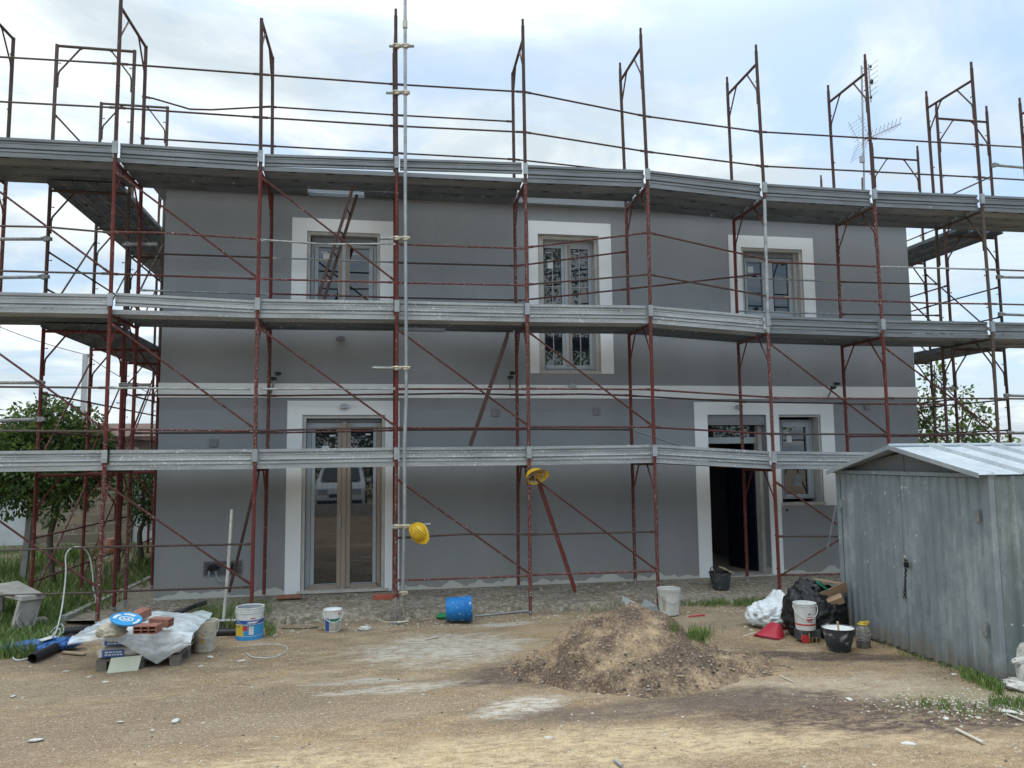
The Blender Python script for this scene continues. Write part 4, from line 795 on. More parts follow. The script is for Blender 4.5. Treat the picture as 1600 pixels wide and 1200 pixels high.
m = MB(); m.box((SX-.018, SY0, SZ0), (SX+.04, SY0+.095, ZW)); m.box((SX-.018, SY1-.075, SZ0), (SX+.04, SY1, ZW)); m.box((SX-.0, SY0+.095, SZ0-.01), (SX+.04, SY1-.075, SZ0+.015)); m.box((SX-.03, SY0-.01, ZW-.015), (SX+.04, SY1+.01, ZW+.025)); m.build('door_frame', m_shed, shed, 0, .004)
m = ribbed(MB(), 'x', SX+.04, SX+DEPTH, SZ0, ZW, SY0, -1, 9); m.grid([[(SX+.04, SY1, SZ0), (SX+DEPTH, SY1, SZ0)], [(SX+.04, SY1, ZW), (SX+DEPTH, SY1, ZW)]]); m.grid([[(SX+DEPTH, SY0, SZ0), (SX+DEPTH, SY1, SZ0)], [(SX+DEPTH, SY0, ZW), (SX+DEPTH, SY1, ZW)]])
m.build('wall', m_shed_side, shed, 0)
_GY = WX(1388,698,SX-.14).y; _GZ = WX(1388,698,SX-.14).z-.05; zap = APZ-.09; m = MB(); m.add([(SX+.06,SY0+.02,ZW+.02),(SX+.06,SY1-.02,ZW+.02),(SX+.06,SY1-.02,ZW+.03),(SX+.06,_GY,_GZ),(SX+.06,SY0+.02,ZW+.03)], [(0,1,2,3,4)]); m.box((SX+.05,ym-.004,ZW+.026),(SX+.059,ym+.004,zap-.01)); m.build('gable_panel', m_plast_grey, shed, 0)
EX = SX-.14
_ra, _rl, _rr = WX(1388,698,EX), WX(1291,738,EX), WX(1529,742,EX)
def roofside(name, y_e, z_e):
    m = MB(); prof = []; n = 9; w_ = DEPTH+.3
    for k in range(n):
        x = EX+.12+k*w_/n if k else EX
        prof += [(x, 0)] if k == 0 else [(x-.035, 0), (x-.014, .036), (x+.014, .036), (x+.035, 0)]
    prof.append((EX+w_, 0)); top = [(x, _ra.y, _ra.z+d) for x, d in prof]; bot = [(x, y_e, z_e+d) for x, d in prof]
    m.grid([top, bot]); m.grid([[(x, y, z-.008) for x, y, z in top], [(x, y, z-.008) for x, y, z in bot]])
    m.grid([[top[0], bot[0]], [(top[0][0], top[0][1], top[0][2]-.008), (bot[0][0], bot[0][1], bot[0][2]-.008)]])
    m.box((EX-.003, min(ym, y_e)+.0, 0), (EX-.003, min(ym, y_e), 0)) if False else None
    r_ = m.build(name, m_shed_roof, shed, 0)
    f = MB(); a, b_ = Vector((EX-.002, _ra.y, _ra.z+.012)), Vector((EX-.002, y_e, z_e+.012)); f.obox((a+b_)/2+Vector((.0,0,-.018)), (b_-a)/2, (.004,0,0), (0,0,.022)); f.build('barge_trim', m_shed_roof, shed, 0)
    return r_
roofside('roof_sheet', _rr.y, _rr.z); roofside('roof_sheet', _rl.y, _rl.z)
MB().tube([(EX+.0, _ra.y, _ra.z+.008), (EX+DEPTH+.3, _ra.y, _ra.z+.008)], .022, 8).build('ridge_cap', m_shed_roof, shed)
rp = WX(1415,882,SX-.04)
m = MB(); m.box((SX-.038, rp.y-.035, rp.z-.03), (SX-.018, rp.y+.035, rp.z+.03)); m.tube([(SX-.035,rp.y-.02,rp.z),(SX-.05,rp.y-.02,rp.z+.07),(SX-.05,rp.y-.0,rp.z+.09),(SX-.035,rp.y+.0,rp.z+.06)], .006, 6); m.build('hasp', m_zinc, shed)
m = MB(); m.obox((SX-.055, rp.y-.03, rp.z+.0), (.012,0,0), (0,.025,0), (0,0,.024)); m.tube([(SX-.055,rp.y-.045,rp.z+.02),(SX-.055,rp.y-.045,rp.z+.05),(SX-.055,rp.y-.015,rp.z+.05),(SX-.055,rp.y-.015,rp.z+.02)], .005, 6); pl = m.build('padlock', m_steel_dark); tag(pl, 'small black padlock hanging on the shed doors', 'padlock')
def chain(name, p0, p1, sag=0, n=12, r=.004, mt=None):
    m = MB(); p0, p1 = Vector(p0), Vector(p1); d = (p1-p0).normalized(); s1_ = d.cross(Vector((0.3,1,0.2))).normalized(); s2_ = d.cross(s1_)
    for k in range(n):
        t = (k+.5)/n; c = p0.lerp(p1, t)+Vector((0,0,-sag*4*t*(1-t))); s_ = s1_ if k % 2 else s2_; ln = (p1-p0).length/n*.72
        m.tube([c+d*ln*cos(2*pi*q/8)+s_*.011*sin(2*pi*q/8) for q in range(8)], r, 5, closed=True)
    return m.build(name, mt or m_steel_dark)
cp = WX(1414,935,SX-.03); ch = chain('chain', (SX-.035, rp.y, rp.z), (SX-.035, cp.y, cp.z), n=14); tag(ch, 'rusty dark chain hanging down from the shed door hasp', 'chain')
c2_ = chain('chain', W(1306,790,-1.4), W(1293,857,-1.4), n=16, r=.0035, mt=m_galv_rail); tag(c2_, 'thin pale chain hanging from the scaffold brace beside the shed', 'chain')
lf_ = WZ(1546,725,2.09); m = MB(); m.obox(lf_, (.05,.01,0), (-.01,.03,0), (0,0,.008)); m.obox(lf_+Vector((.03,.02,.01)), (.03,.02,.0), (-.015,.02,0), (0,0,.006)); q = m.build('dead_leaf', simple('dry_leaf', (.16,.07,.05), .8), None, 0, .004); tag(q, 'dry brown leaf lying on the shed roof', 'leaf')
# ---------------------------------------------------------------- heap of sand and compost
m_heap, nt, b = newmat('sand_heap', .95, 0, .15)
n1_ = tnoise(nt, 2.4, 7, .68, (1,1,1.3), (3,0,0)); n2_ = tnoise(nt, 46, 5, .7); n3_ = tnoise(nt, 7, 6, .7, (1,1,1.5)); n4_ = tnoise(nt, 110, 3, .7)
c = mixc(nt, step(nt, n1_, .45, .62), (.125,.082,.058), (.42,.30,.18)); c = mixc(nt, step(nt, n3_, .46, .66, 0, .75), c, (.10,.07,.054))
c = mixc(nt, step(nt, n2_, .54, .66, 0, .6), c, (.56,.45,.31)); c = mixc(nt, step(nt, n2_, .34, .45, .7, 0), c, (.07,.052,.045)); c = mixc(nt, step(nt, n4_, .58, .68, 0, .5), c, (.60,.50,.36))
nt.links.new(c, b.inputs['Base Color']); bump(nt, b, n2_, .9, .02)
hc = Vector((W(984,950,-4.25).x, -4.25, 0)); hm = MB(); rows = []
def heap_z(x, y):
    u, v = (x-hc.x), (y-hc.y); ux = u/(1.25 if u < 0 else 1.05); vy = v/(1.15 if v < 0 else .85); r_ = math.hypot(ux, vy)
    wob = 1+.16*noise.noise(Vector((x*1.3, y*1.3, 0)))*.6+.07*noise.noise(Vector((x*4, y*4, 2)))
    h = .74*max(0, 1-(r_*wob)*.95)**1.12
    h += .14*math.exp(-((x-.55)/.38)**2-((y+4.6)/.3)**2) + .10*math.exp(-((x+.95)/.3)**2-((y+4.75)/.25)**2)
    k = min(1, h/.12); h += k*(.07*noise.noise(Vector((x*3.2, y*3.2, 1)))+.034*noise.noise(Vector((x*8, y*8, 3)))+.022*noise.noise(Vector((x*20, y*20, 5)))+.014*noise.noise(Vector((x*45, y*45, 7))))
    h -= k*.07*max(0, noise.noise(Vector((x*2.6+4, y*2.2, 8))))**.5*(1 if u < 0 else .6)
    return gz(x, y)-.045+h if h > .012 else gz(x, y)-.05
def GH(px, py):                  # the point of the heap under a pixel
    d = _ray(px, py); t = 4.
    while t < 14:
        q = CAM+d*t
        if q.z < heap_z(q.x, q.y) or q.z < gz(q.x, q.y): break
        t += .01
    return q
for i in range(210):
    row = []
    for j in range(270):
        x = -2.35+4.3*j/269; y = -5.75+2.75*i/209; row.append((x, y, heap_z(x, y)))
    rows.append(row)
hm.grid(rows); heap = hm.build('sand_heap', m_heap, smooth=180); tag(heap, 'knee high heap of pale sand mixed with dark compost in the middle of the yard', 'sand heap')

# ---------------------------------------------------------------- bucket builder
m_white_pl = simple('white_bucket_plastic', (.68,.69,.68), .4, var=.1, scale=12, col2=(.55,.55,.52))
m_dirty_white = splattered('mortar_stained_white', (.60,.60,.57), (.46,.45,.42), (.25,.3,.34), 18, (.60,.66), .6)
m_cream = splattered('cream_plastic', (.56,.50,.38), (.45,.40,.31), (.30,.26,.20), 16, (.58,.66), .5)
m_blue_pl = splattered('blue_plastic', (.02,.20,.50), (.015,.15,.42), (.60,.62,.62), 16, (.60,.64), .4)
m_black_rub = splattered('black_rubber', (.045,.05,.055), (.08,.085,.09), (.40,.40,.38), 14, (.56,.66), .6)
m_grey_in = simple('grey_paint_residue', (.30,.31,.32), .6); m_mortar = simple('dried_mortar', (.45,.44,.41), .9, bmp=.4)
m_lime = simple('white_lime', (.75,.75,.73), .9, bmp=.3)
m_yellow = simple('yellow_print', (.70,.50,.06), .5); m_blue_lab = simple('blue_print', (.03,.10,.34), .5); m_sky_lab = simple('cyan_print', (.04,.30,.60), .5)
m_redp = simple('red_print', (.55,.04,.05), .5); m_green_lab = simple('green_print', (.03,.16,.10), .5); m_ochre = simple('ochre_smear', (.52,.33,.08), .7)
m_wire = simple('steel_wire', (.30,.30,.29), .4, .7); m_tan = simple('cream_label', (.50,.46,.38), .6, var=.4, scale=20)
def wallr(rt, rb, h, z): return rb+(rt-rb)*z/h
def bucket(name, label, cat, loc, rt, rb, h, mat, inner, fill=.7, labels=(), rim=3, handle=None, hmat=None, hup=False, M_=None, group=None, base=None):
    t = thing(name, label, cat, loc, 0, group)
    prof = [(0, .0), (rb-.008, 0), (rb, .008)]
    z = .008
    for k in range(rim):
        zz = h*(1-.035-.065*(rim-1-k)); r_ = wallr(rt, rb, h, zz); prof += [(r_, zz-.004), (r_+.007, zz-.002), (r_+.007, zz+.006), (r_, zz+.008)]
    prof += [(rt, h-.006), (rt+.006, h-.004), (rt+.006, h), (rt-.004, h), (rt-.006, h-.01)]
    zi = h*fill; prof += [(wallr(rt, rb, h, zi)-.008, zi), (0, zi-.003)]
    m = MB(); m.lathe(prof[:-2], n=40, cap=False)
    if M_ is not None: m.xform(M_)
    body = m.build('body', mat, t, 40)
    m = MB(); m.lathe([(rt-.006, h-.01), (wallr(rt, rb, h, zi)-.008, zi), (0, zi-.003)], n=40, cap=False)
    for i_, v in enumerate(m.v): 
        if i_ >= 40: m.v[i_] = (v[0], v[1], v[2]+.012*noise.noise(Vector(v)*9))
    if M_ is not None: m.xform(M_)
    m.build('contents', inner, t, 60)
    for (a0, a1, z0, z1, mt) in labels:
        m = MB(); rows = []
        for k in range(13):
            th = radians(a0+(a1-a0)*k/12); rows.append([((wallr(rt, rb, h, zz)+.0022)*cos(th), (wallr(rt, rb, h, zz)+.0022)*sin(th), zz) for zz in (z0*h, (z0+z1)/2*h, z1*h)])
        m.grid(rows)
        if M_ is not None: m.xform(M_)
        m.build('label', mt, t, 180)
    if handle is not None:
        m = MB(); a = radians(handle); ex = Vector((cos(a), sin(a), 0)); ey = Vector((-sin(a), cos(a), 0)); R_ = rt+.012; pts = []
        for k in range(17):
            th = pi*k/16
            if hup: pts.append(ex*R_*cos(th)+Vector((0,0,h*.9+R_*.95*sin(th))))
            else: pts.append(ex*R_*cos(th)+ey*(R_+.006)*sin(th)+Vector((0,0,h*.90-h*.42*sin(th))))
        m.tube(pts, .0045, 6)
        if M_ is not None: m.xform(M_)
        m.build('handle', hmat or m_wire, t)
    return t
F_ = -100     # the side that faces the camera
p = G(387,1001)
bucket('paint_bucket', 'large white paint can with a blue foot and yellow and blue label', 'bucket', p+Vector((0,.15,0)), .158, .155, .37, m_white_pl, m_grey_in, .86,
       [(-190,10,.0,.12,m_sky_lab),(-190,10,.50,.62,m_blue_lab),(-175,-110,.14,.48,m_yellow),(-108,-5,.14,.48,m_sky_lab),(-112,-92,.30,.44,m_redp),(-80,-60,.66,.69,m_redp),(-92,-50,.53,.58,m_white_pl),(-86,-66,.18,.44,m_white_pl),(-165,-125,.40,.44,m_green_lab)], 3, -180)
p = G(519,989)
bucket('white_bucket', 'small white bucket with a dark blue and green label standing alone on the dirt', 'bucket', p+Vector((0,.1,0)), .112, .092, .27, m_white_pl, m_lime, .9,
       [(-150,-112,.06,.64,m_blue_lab),(-108,-30,.44,.62,m_green_lab),(-50,-32,.78,.86,m_redp),(-108,-30,.08,.40,m_tan)], 1, -170, m_white_pl)
p = G(316,1021)
bucket('cream_bucket', 'stained cream bucket with yellow smears at the right end of the covered pallet', 'bucket', p+Vector((0,.12,0)), .125, .108, .33, m_cream, m_mortar, .82,
       [(-170,-30,.10,.66,m_tan),(-175,-125,.18,.40,m_ochre),(-100,-82,.3,.6,m_ochre)], 3, 200)
Mt = Matrix.Translation((0,0,.163)) @ Matrix.Rotation(radians(-6),4,'Z') @ Matrix.Rotation(radians(88),4,'Y')
p = G(699,977)
bucket('blue_bucket', 'blue plastic drum lying on its side with white splashes in front of the facade', 'bucket', p+Vector((.0,.16,0)), .158, .148, .335, m_blue_pl, m_dirty_white, .25, [], 5, None, M_=Mt)
p = G(1052,963)
bucket('mortar_bucket', 'white mortar stained bucket standing behind the sand heap', 'bucket', p+Vector((0,.14,0)), .15, .128, .345, m_dirty_white, m_mortar, .9, [(-150,-128,.2,.75,m_tan)], 2, -185)
p = G(1270,1006)
# low black crate-like tool under the small red-banded bucket
tl = thing('spool_cart', 'small black tool with a red wheel under the red banded white bucket', 'tool', p+Vector((0,.12,0)))
m = MB(); m.box((-.10,-.08,.02), (.13,.09,.125)); m.build('frame', m_black_rub, tl, 0, .01)
m = MB(); m.lathe([(.0,-.012),(.02,-.016),(.036,-.014),(.045,-.01),(.045,.01),(.0,.012)], n=20, mat=Matrix.Rotation(pi/2,3,'X')).xform(Matrix.Translation((-.075,-.10,.048))); m.build('wheel', m_redp, tl, 40)
m = MB(); m.tube([(-.02,-.09,.11),(-.02,-.095,.0),(.01,-.095,.0),(.01,-.095,.06),(.06,-.095,.06),(.06,-.095,.0)], .0045, 6); m.build('wire_foot', m_ochre, tl)
bucket('red_banded_bucket', 'white bucket with a red band and red lettering before the black bag', 'bucket', p+Vector((-.005,.12,.128)), .118, .104, .29, m_white_pl, m_white_pl, .9,
       [(-190,10,.20,.255,m_redp),(-112,-78,.40,.52,m_redp),(-108,-84,.34,.37,m_redp),(-104,-90,.60,.66,m_plast_grey)], 2, -195, m_white_pl)
p = G(1323,1021)
bk = bucket('black_tub', 'black rubber tub with white lime and a wooden stick, in front of the black bag', 'tub', p+Vector((0,.13,0)), .165, .112, .235, m_black_rub, m_lime, .84, [], 0, None)
m = MB(); m.tube([(.0,-.02,.12),(-.035,-.05,.30)], .011, 8); st = m.build('stick', simple('pale_wood', (.50,.38,.24), .8, scale=20, stretch=(1,1,.2))); st.location = bk.location; tag(st, 'short wooden stirring stick standing in the black tub', 'stick')
p = G(1092,921)
mb2 = bucket('black_mortar_bucket', 'black mortar bucket full of tools on the apron left of the entrance door', 'bucket', Vector((p.x, -.62, .255)), .165, .12, .25, m_black_rub, m_black_rub, .6, [], 1, None)
to = thing('hand_tools', 'bundle of dark hand tools and wire sticking out of the black mortar bucket', 'tools', mb2.location)
m = MB(); 
for k in range(9): m.tube([(near_r(.09),near_r(.09),.15),(near_r(.13)-.03,near_r(.1),.27+random.random()*.06)], .008, 6)
m.tube([(-.12+.04*cos(t/3),-.02,.29+.045*sin(t/3)) for t in range(15)], .006, 6); m.build('steel_tool', m_steel_dark, to)
m = MB(); m.obox((.10,.0,.275), (.085,.0,-.045), (0,.07,0), (.006,0,.012)); m.build('wooden_float', simple('float_wood', (.42,.34,.22), .8), to, 0, .004)
# five-litre bottle
p = G(1356,1014); bt = thing('plastic_bottle', 'clear five litre bottle with a yellow cap and dark liquid leaning by the shed', 'bottle', p+Vector((0,.07,0)))
m_clear, nt, b = newmat('bottle_plastic', .12); b.inputs['Base Color'].default_value = (.75,.75,.72,1); b.inputs['Transmission Weight'].default_value = .8; b.inputs['Alpha'].default_value = .55
pr = [(.0,0),(.068,0),(.075,.01)]
for k in range(6): pr += [(.075,.02+k*.024), (.070,.03+k*.024), (.075,.04+k*.024)]
pr += [(.074,.17),(.06,.205),(.03,.235),(.024,.24),(.024,.252)]
MB().lathe(pr, n=28).build('body', m_clear, bt, 40)
MB().lathe([(0,.004),(.065,.004),(.069,.06),(.069,.075),(0,.075)], n=24).build('liquid', simple('brown_liquid', (.06,.035,.025), .3), bt, 40)
m = MB(); m.lathe([(.027,.24),(.030,.243),(.030,.262),(.0,.266)], n=20); m.tube([(.03,0,.246),(.06,-.01,.25),(.078,-.01,.262),(.062,-.01,.268),(.03,0,.262)], .006, 6); m.tube([(.045*cos(t),.045*sin(t),.24) for t in [k*pi/8 for k in range(16)]], .006, 6, closed=True); m.build('cap', m_yellow, bt, 40)

# ---------------------------------------------------------------- rubbish bags and dustpan
def lump(name, label, cat, loc, dims, mat, seed, crease=.10, sub=5, shape=None, par=None, sc=2.2):
    bm = bmesh.new(); bmesh.ops.create_icosphere(bm, subdivisions=sub, radius=1)
    for v in bm.verts:
        d = v.co.normalized(); q = d*sc+Vector((seed, seed*2, 0)); k = 1+crease*(1-2*abs(noise.noise(q*1.1)))*.9+crease*.6*(1-2.4*abs(noise.noise(q*2.7)))+crease*.34*(1-2.4*abs(noise.noise(q*5.5+Vector((0,3,0)))))+crease*.15*noise.noise(q*11)
        co = Vector((d.x*dims[0], d.y*dims[1], d.z*dims[2]))*k
        if shape: co = shape(co, d)
        co.z = max(co.z+dims[2]*.8, .004*noise.noise(q*3)+.003); v.co = co
    me = bpy.data.meshes.new(name); bm.to_mesh(me); bm.free(); me.materials.append(mat); me.polygons.foreach_set('use_smooth', [True]*len(me.polygons))
    o = bpy.data.objects.new(name, me); COL.objects.link(o); o.location = loc
    if par is not None: o.parent = par
    elif label: tag(o, label, cat)
    return o
m_bagw, nt, b = newmat('white_film', .35); b.inputs['Base Color'].default_value = (.72,.75,.77,1); n = tnoise(nt, 9, 6, .65, dist=1.2); bump(nt, b, n, .7, .03)
m_bagk, nt, b = newmat('black_film', .28); b.inputs['Base Color'].default_value = (.012,.013,.015,1); n = tnoise(nt, 8, 6, .65, (1,1,.5), dist=1.5); bump(nt, b, n, .9, .03)
p = G(1212,985)
def shw(co, d):
    co.z += .13*math.exp(-((d.x-.15)/.16)**2)*max(0, d.z); co.x += .0; return co
lump('white_bag', 'white plastic rubbish bag slumped behind the red dustpan', 'bag', p+Vector((.13,.24,0)), (.30,.24,.155), m_bagw, 3.3, .16, shape=shw)
p = G(1300,1003); kb = thing('black_bag', 'open black rubbish bag stuffed with cardboard beside the shed', 'bag', p+Vector((.03,.38,0)))
def shk(co, d):
    if d.z > 0: co.x += .02*d.z; co.z += (.12*max(0,-d.x)+.03)*d.z
    return co
lump('bag', None, None, (0,0,0), (.30,.25,.275), m_bagk, 8.1, .17, shape=shk, par=kb)
m = MB(); tp = Vector((-.17,-.02,.66)); m.add([tp, tp+Vector((.10,-.12,-.10)), tp+Vector((.20,.06,-.14)), tp+Vector((.02,.12,-.16)), tp+Vector((-.05,-.04,-.18))], [(0,1,2),(0,2,3),(0,3,4),(0,4,1)]); m.build('knot', m_bagk, kb, 60)
m_card = simple('cardboard', (.42,.29,.19), .9, var=.2, scale=6)
cb_ = thing('cardboard_sheets', 'folded brown cardboard sticking out of the black rubbish bag', 'cardboard', kb.location)
m = MB(); m.obox((.13,-.21,.50), (.15,-.02,.06), (.0,.006,.0), (-.03,-.03,.06)); m.build('sheet', m_card, cb_, 0)
m = MB(); m.obox((.14,-.13,.60), (.15,.0,-.03), (0,.10,0), (.001,0,.006)); m.build('sheet', m_card, cb_, 0)
m = MB(); m.obox((.13,-.23,.41), (.08,-.02,.03), (.0,.02,.02), (-.02,-.01,.035)); m.build('sheet', m_card, cb_, 0)
m = MB(); m.obox((.0,-.19,.575), (.055,-.02,-.045), (.02,.04,.01), (.0,-.003,.004)); gp = m.build('green_packet', simple('green_foil', (.02,.22,.13), .4), None, 0, .003); gp.location = kb.location; tag(gp, 'flat green packet tucked in the mouth of the black bag', 'packet')
# dustpan
p = G(1205,998); dp = thing('dustpan', 'red plastic dustpan lying on the dirt in front of the white bag', 'dustpan', p+Vector((0,.05,.01)), -.95)
rows = []
for i in range(9):
    t = i/8; row = []
    for j in range(13):
        u = -1+j/6; h = (.12*t**.8)*(1-abs(u)**3.2) + .012; row.append((u*(.15-.03*t), t*.22-.08, h if abs(u) < .99 else .004))
    rows.append(row)
m = MB(); m.grid(rows); m.grid([[(x, y-.0, z+.006) for x, y, z in r_] for r_ in rows]); m.box((-.15,-.085,.0), (.15,.10,.004)); m.build('pan', simple('red_plastic', (.42,.03,.05), .4, var=.2), dp, 60)
MB().tube([(.02,.13,.11),(.05,.22,.10),(.06,.30,.05)], .013, 8).build('handle', bpy.data.materials['red_plastic'], dp)

# ---------------------------------------------------------------- helmets
m_helm = simple('yellow_helmet', (.66,.40,.015), .45, var=.35, scale=20)
def helmet(label, loc, rot):
    t = thing('hard_hat', label, 'helmet', loc); Mx = rot.to_4x4()
    a, b_, c_ = .135, .110, .125
    def dome(a, b_, c_, n=28, mm=12, up=True):
        rows = []
        for i in range(mm+1):
            ph = (pi/2)*i/mm; rows.append([(a*cos(ph)*cos(2*pi*j/n), b_*cos(ph)*sin(2*pi*j/n), c_*sin(ph)) for j in range(n+1)])
        return rows
    m = MB(); m.grid(dome(a, b_, c_)); m.grid(dome(a-.005, b_-.005, c_-.005)); m.xform(Mx); m.build('shell', m_helm, t, 60)
    m = MB()
    for dy_ in (-.05,-.025,0,.025,.05):
        pts = []
        for k in range(15):
            ph = radians(18+144*k/14); s_ = math.sqrt(max(.02, 1-(dy_/b_)**2)); pts.append((a*s_*cos(ph)*1.0, dy_, c_*s_*sin(ph)+.003))
        m.tube(pts, .008, 6)
    m.xform(Mx); m.build('ridge', m_helm, t, 60)
    m = MB(); rows = []
    for i in range(2):
        row = []
        for j in range(29):
            th = 2*pi*j/28; e = .012+.045*max(0, cos(th))**1.5; row.append(((a+e*i)*cos(th), (b_+.012*i)*sin(th), .002-.012*i))
        rows.append(row)
    m.grid(rows); m.grid([[(x, y, z+.006) for x, y, z in r_] for r_ in rows]); m.xform(Mx); m.build('brim', m_helm, t, 60)
    m = MB(); n_ = 20; m.tube([((a-.012)*cos(2*pi*k/n_), (b_-.012)*sin(2*pi*k/n_), .012) for k in range(n_)], .008, 6, closed=True); m.tube([(-(a-.02),0,.01),(0,0,.075),(a-.02,0,.01)], .007, 6); m.tube([(0,-(b_-.02),.01),(0,0,.073),(0,b_-.02,.01)], .007, 6)
    m.xform(Mx); m.build('head_harness', m_tan, t, 60)
    return t
# crown axis towards the camera and up-left; peak down-right
def basis(x, z):
    z = Vector(z).normalized(); x = Vector(x); x = (x-z*x.dot(z)).normalized(); y = z.cross(x); return Matrix((x, y, z)).transposed()
helmet('yellow ridged hard hat hung on the tube end by the grey pole, crown outwards', W(654,832,-1.47), basis((.75,0,-.65), (-.5,-.8,.25)))
helmet('yellow hard hat hung inside out on the pole under the lower deck', W(838,745,-1.36), basis((.9,.1,.1), (-.25,.75,.55)))

# ---------------------------------------------------------------- pallet, sacks, film, bricks
P0 = G(148,1051); P1 = G(262,1043); pz = P0.z
px0, px1, pyf = P0.x, P1.x+.12, P0.y+.02
pal = thing('pallet', 'grey wooden pallet under the sacks at the left of the yard', 'pallet', (0,0,0))
m_oldwood = simple('grey_old_wood', (.20,.175,.15), .9, var=.4, scale=14, stretch=(.2,1,1))
for k in range(6):
    y = pyf+k*.155; MB().box((px0, y, pz+.095), (px1, y+.10, pz+.115)).build('slat', m_oldwood, pal, 0, .003)
for k in range(3):
    y = pyf+k*.38; MB().box((px0, y, pz-.01), (px1, y+.1, pz+.012)).build('slat', m_oldwood, pal, 0, .003)
for x in (px0, (px0+px1)/2-.05, px1-.1):
    for y in (pyf, pyf+.38, pyf+.76): MB().box((x, y, pz+.012), (x+.1, y+.1, pz+.095)).build('block', m_oldwood, pal, 0, .003)
m_sack = simple('paper_sack', (.50,.46,.42), .7, var=.15, scale=5); m_sackb = simple('sack_blue_print', (.06,.13,.36), .6, var=.2)
def sack(loc, sx, sy, sz, label, blue=True, rz=0):
    t = thing('cement_sack', label, 'sack', loc, rz, 'sacks of plaster stacked on the pallet'); m = MB(); bmx = bmesh.new(); bmesh.ops.create_cube(bmx, size=1); bmesh.ops.subdivide_edges(bmx, edges=bmx.edges[:], cuts=7, use_grid_fill=True)
    me = bpy.data.meshes.new('bag')
    for v in bmx.verts:
        x, y, z = v.co*2; k = (1-abs(x)**5)*(1-abs(y)**5); zz = z*(.5+.5*k); rx = x*(1-.03*abs(z)); v.co = (rx*sx/2+.006*noise.noise(v.co*6), y*(1-.04*abs(z))*sy/2, zz*sz/2+.008*noise.noise(v.co*5+Vector(loc)))
    bmx.to_mesh(me); bmx.free(); me.materials.append(m_sack); me.polygons.foreach_set('use_smooth', [True]*len(me.polygons)); o = bpy.data.objects.new('bag', me); COL.objects.link(o); o.parent = t
    if blue:
        MB().box((-sx*.36,-sy/2-.004,-sz*.30), (sx*.16,-sy/2+.012,sz*.30)).build('printed_panel', m_sackb, t, 0)
        MB().box((-sx*.44,-sy/2-.003,-sz*.28), (-sx*.375,-sy/2+.010,sz*.28)).build('printed_panel', m_white_pl, t, 0)
        m = MB()
        for r_ in (.12,-.1): 
            xq = -sx*.30
            while xq < sx*.1: wq = .012+random.random()*.02; m.box((xq,-sy/2-.0055,sz*r_-.006), (xq+wq,-sy/2-.004,sz*r_+.006)); xq += wq+.008
        m.build('lettering', m_white_pl, t, 0)
    return t
hw = (px1-px0)/2; zt0 = pz+.115
sack((px0+hw*.5, pyf+.19, zt0+.055), hw*.98, .38, .11, 'plaster sack with a blue printed end, bottom left on the pallet')
sack((px0+hw*.53, pyf+.20, zt0+.16), hw*.95, .38, .10, 'plaster sack with a blue printed end, second layer left under the plastic film')
sack((px0+hw*1.5, pyf+.20, zt0+.05), hw*.98, .38, .10, 'plain grey sack at the bottom right of the pallet', False)
sack((px0+hw*1.47, pyf+.21, zt0+.15), hw*.95, .38, .10, 'plain grey sack, second layer right under the plastic film', False)
sack((px0+hw*.5, pyf+.60, zt0+.055), hw*.98, .38, .11, 'rear left sack at the bottom of the stack on the pallet', False)
sack((px0+hw*1.5, pyf+.60, zt0+.055), hw*.98, .38, .11, 'rear right sack at the bottom of the stack on the pallet', False)
sack((px0+hw*.5, pyf+.60, zt0+.16), hw*.98, .38, .10, 'rear left sack in the second layer of the stack on the pallet', False)
sack((px0+hw*1.5, pyf+.60, zt0+.16), hw*.98, .38, .10, 'rear right sack in the second layer of the stack on the pallet', False)
zs = zt0+.225
m_film, nt, b = newmat('clear_plastic_film', .25); b.inputs['Base Color'].default_value = (.80,.86,.88,1); n = tnoise(nt, 7, 6, .65, dist=1.5); bump(nt, b, n, .6, .03)
b.inputs['Transmission Weight'].default_value = .0; nt.links.new(step(nt, tnoise(nt, 3, 6, .6, (1,1,1), dist=1), .36, .64, .38, .82), b.inputs['Alpha'])
fm = MB(); rows = []; A_ = W(110,1000,pyf+.0).x; B_ = W(305,990,pyf+.1).x; nv, nu = 60, 110
for i in range(nv):
    v = i/(nv-1); row = []
    for j in range(nu):
        u = j/(nu-1); x = A_+(B_-A_)*u
        flap = .035+.25*max(0, 1-abs(u-.72)/.34)
        if v < .68: y = pyf+1.0-(1.03)*(v/.68); z = zs+.012
        else: k = (v-.68)/.32; y = pyf-.035-.03*sin(k*2.5); z = zs-flap*k
        over = max(0, (px0-.02)-x); z += -.10*over; 
        if v > .68 and over > 0: z += .0
        ro = max(0, x-(px1+.0)); z -= .35*ro
        if v < .68: z += .09*max(0, 1-abs(u-.55)/.5)*sin(min(1, v/.68)*pi) 
        wr = noise.noise(Vector((x*6, y*6+v*3, 2)))*.018+abs(noise.noise(Vector((x*3+y*5, v*7, 5))))*.03+noise.noise(Vector((x*17, v*19, 1)))*.006
        row.append((x+near_r(.0), y-(wr if v > .66 else 0), z+(wr if v <= .66 else wr*.2)))
    rows.append(row)
fm.grid(rows); fo = fm.build('plastic_film', m_film, smooth=180); tag(fo, 'crumpled translucent plastic film draped over the sacks on the pallet', 'plastic film')
m_clay = simple('hollow_clay', (.31,.135,.095), .85, var=.3, scale=18, bmp=.2)
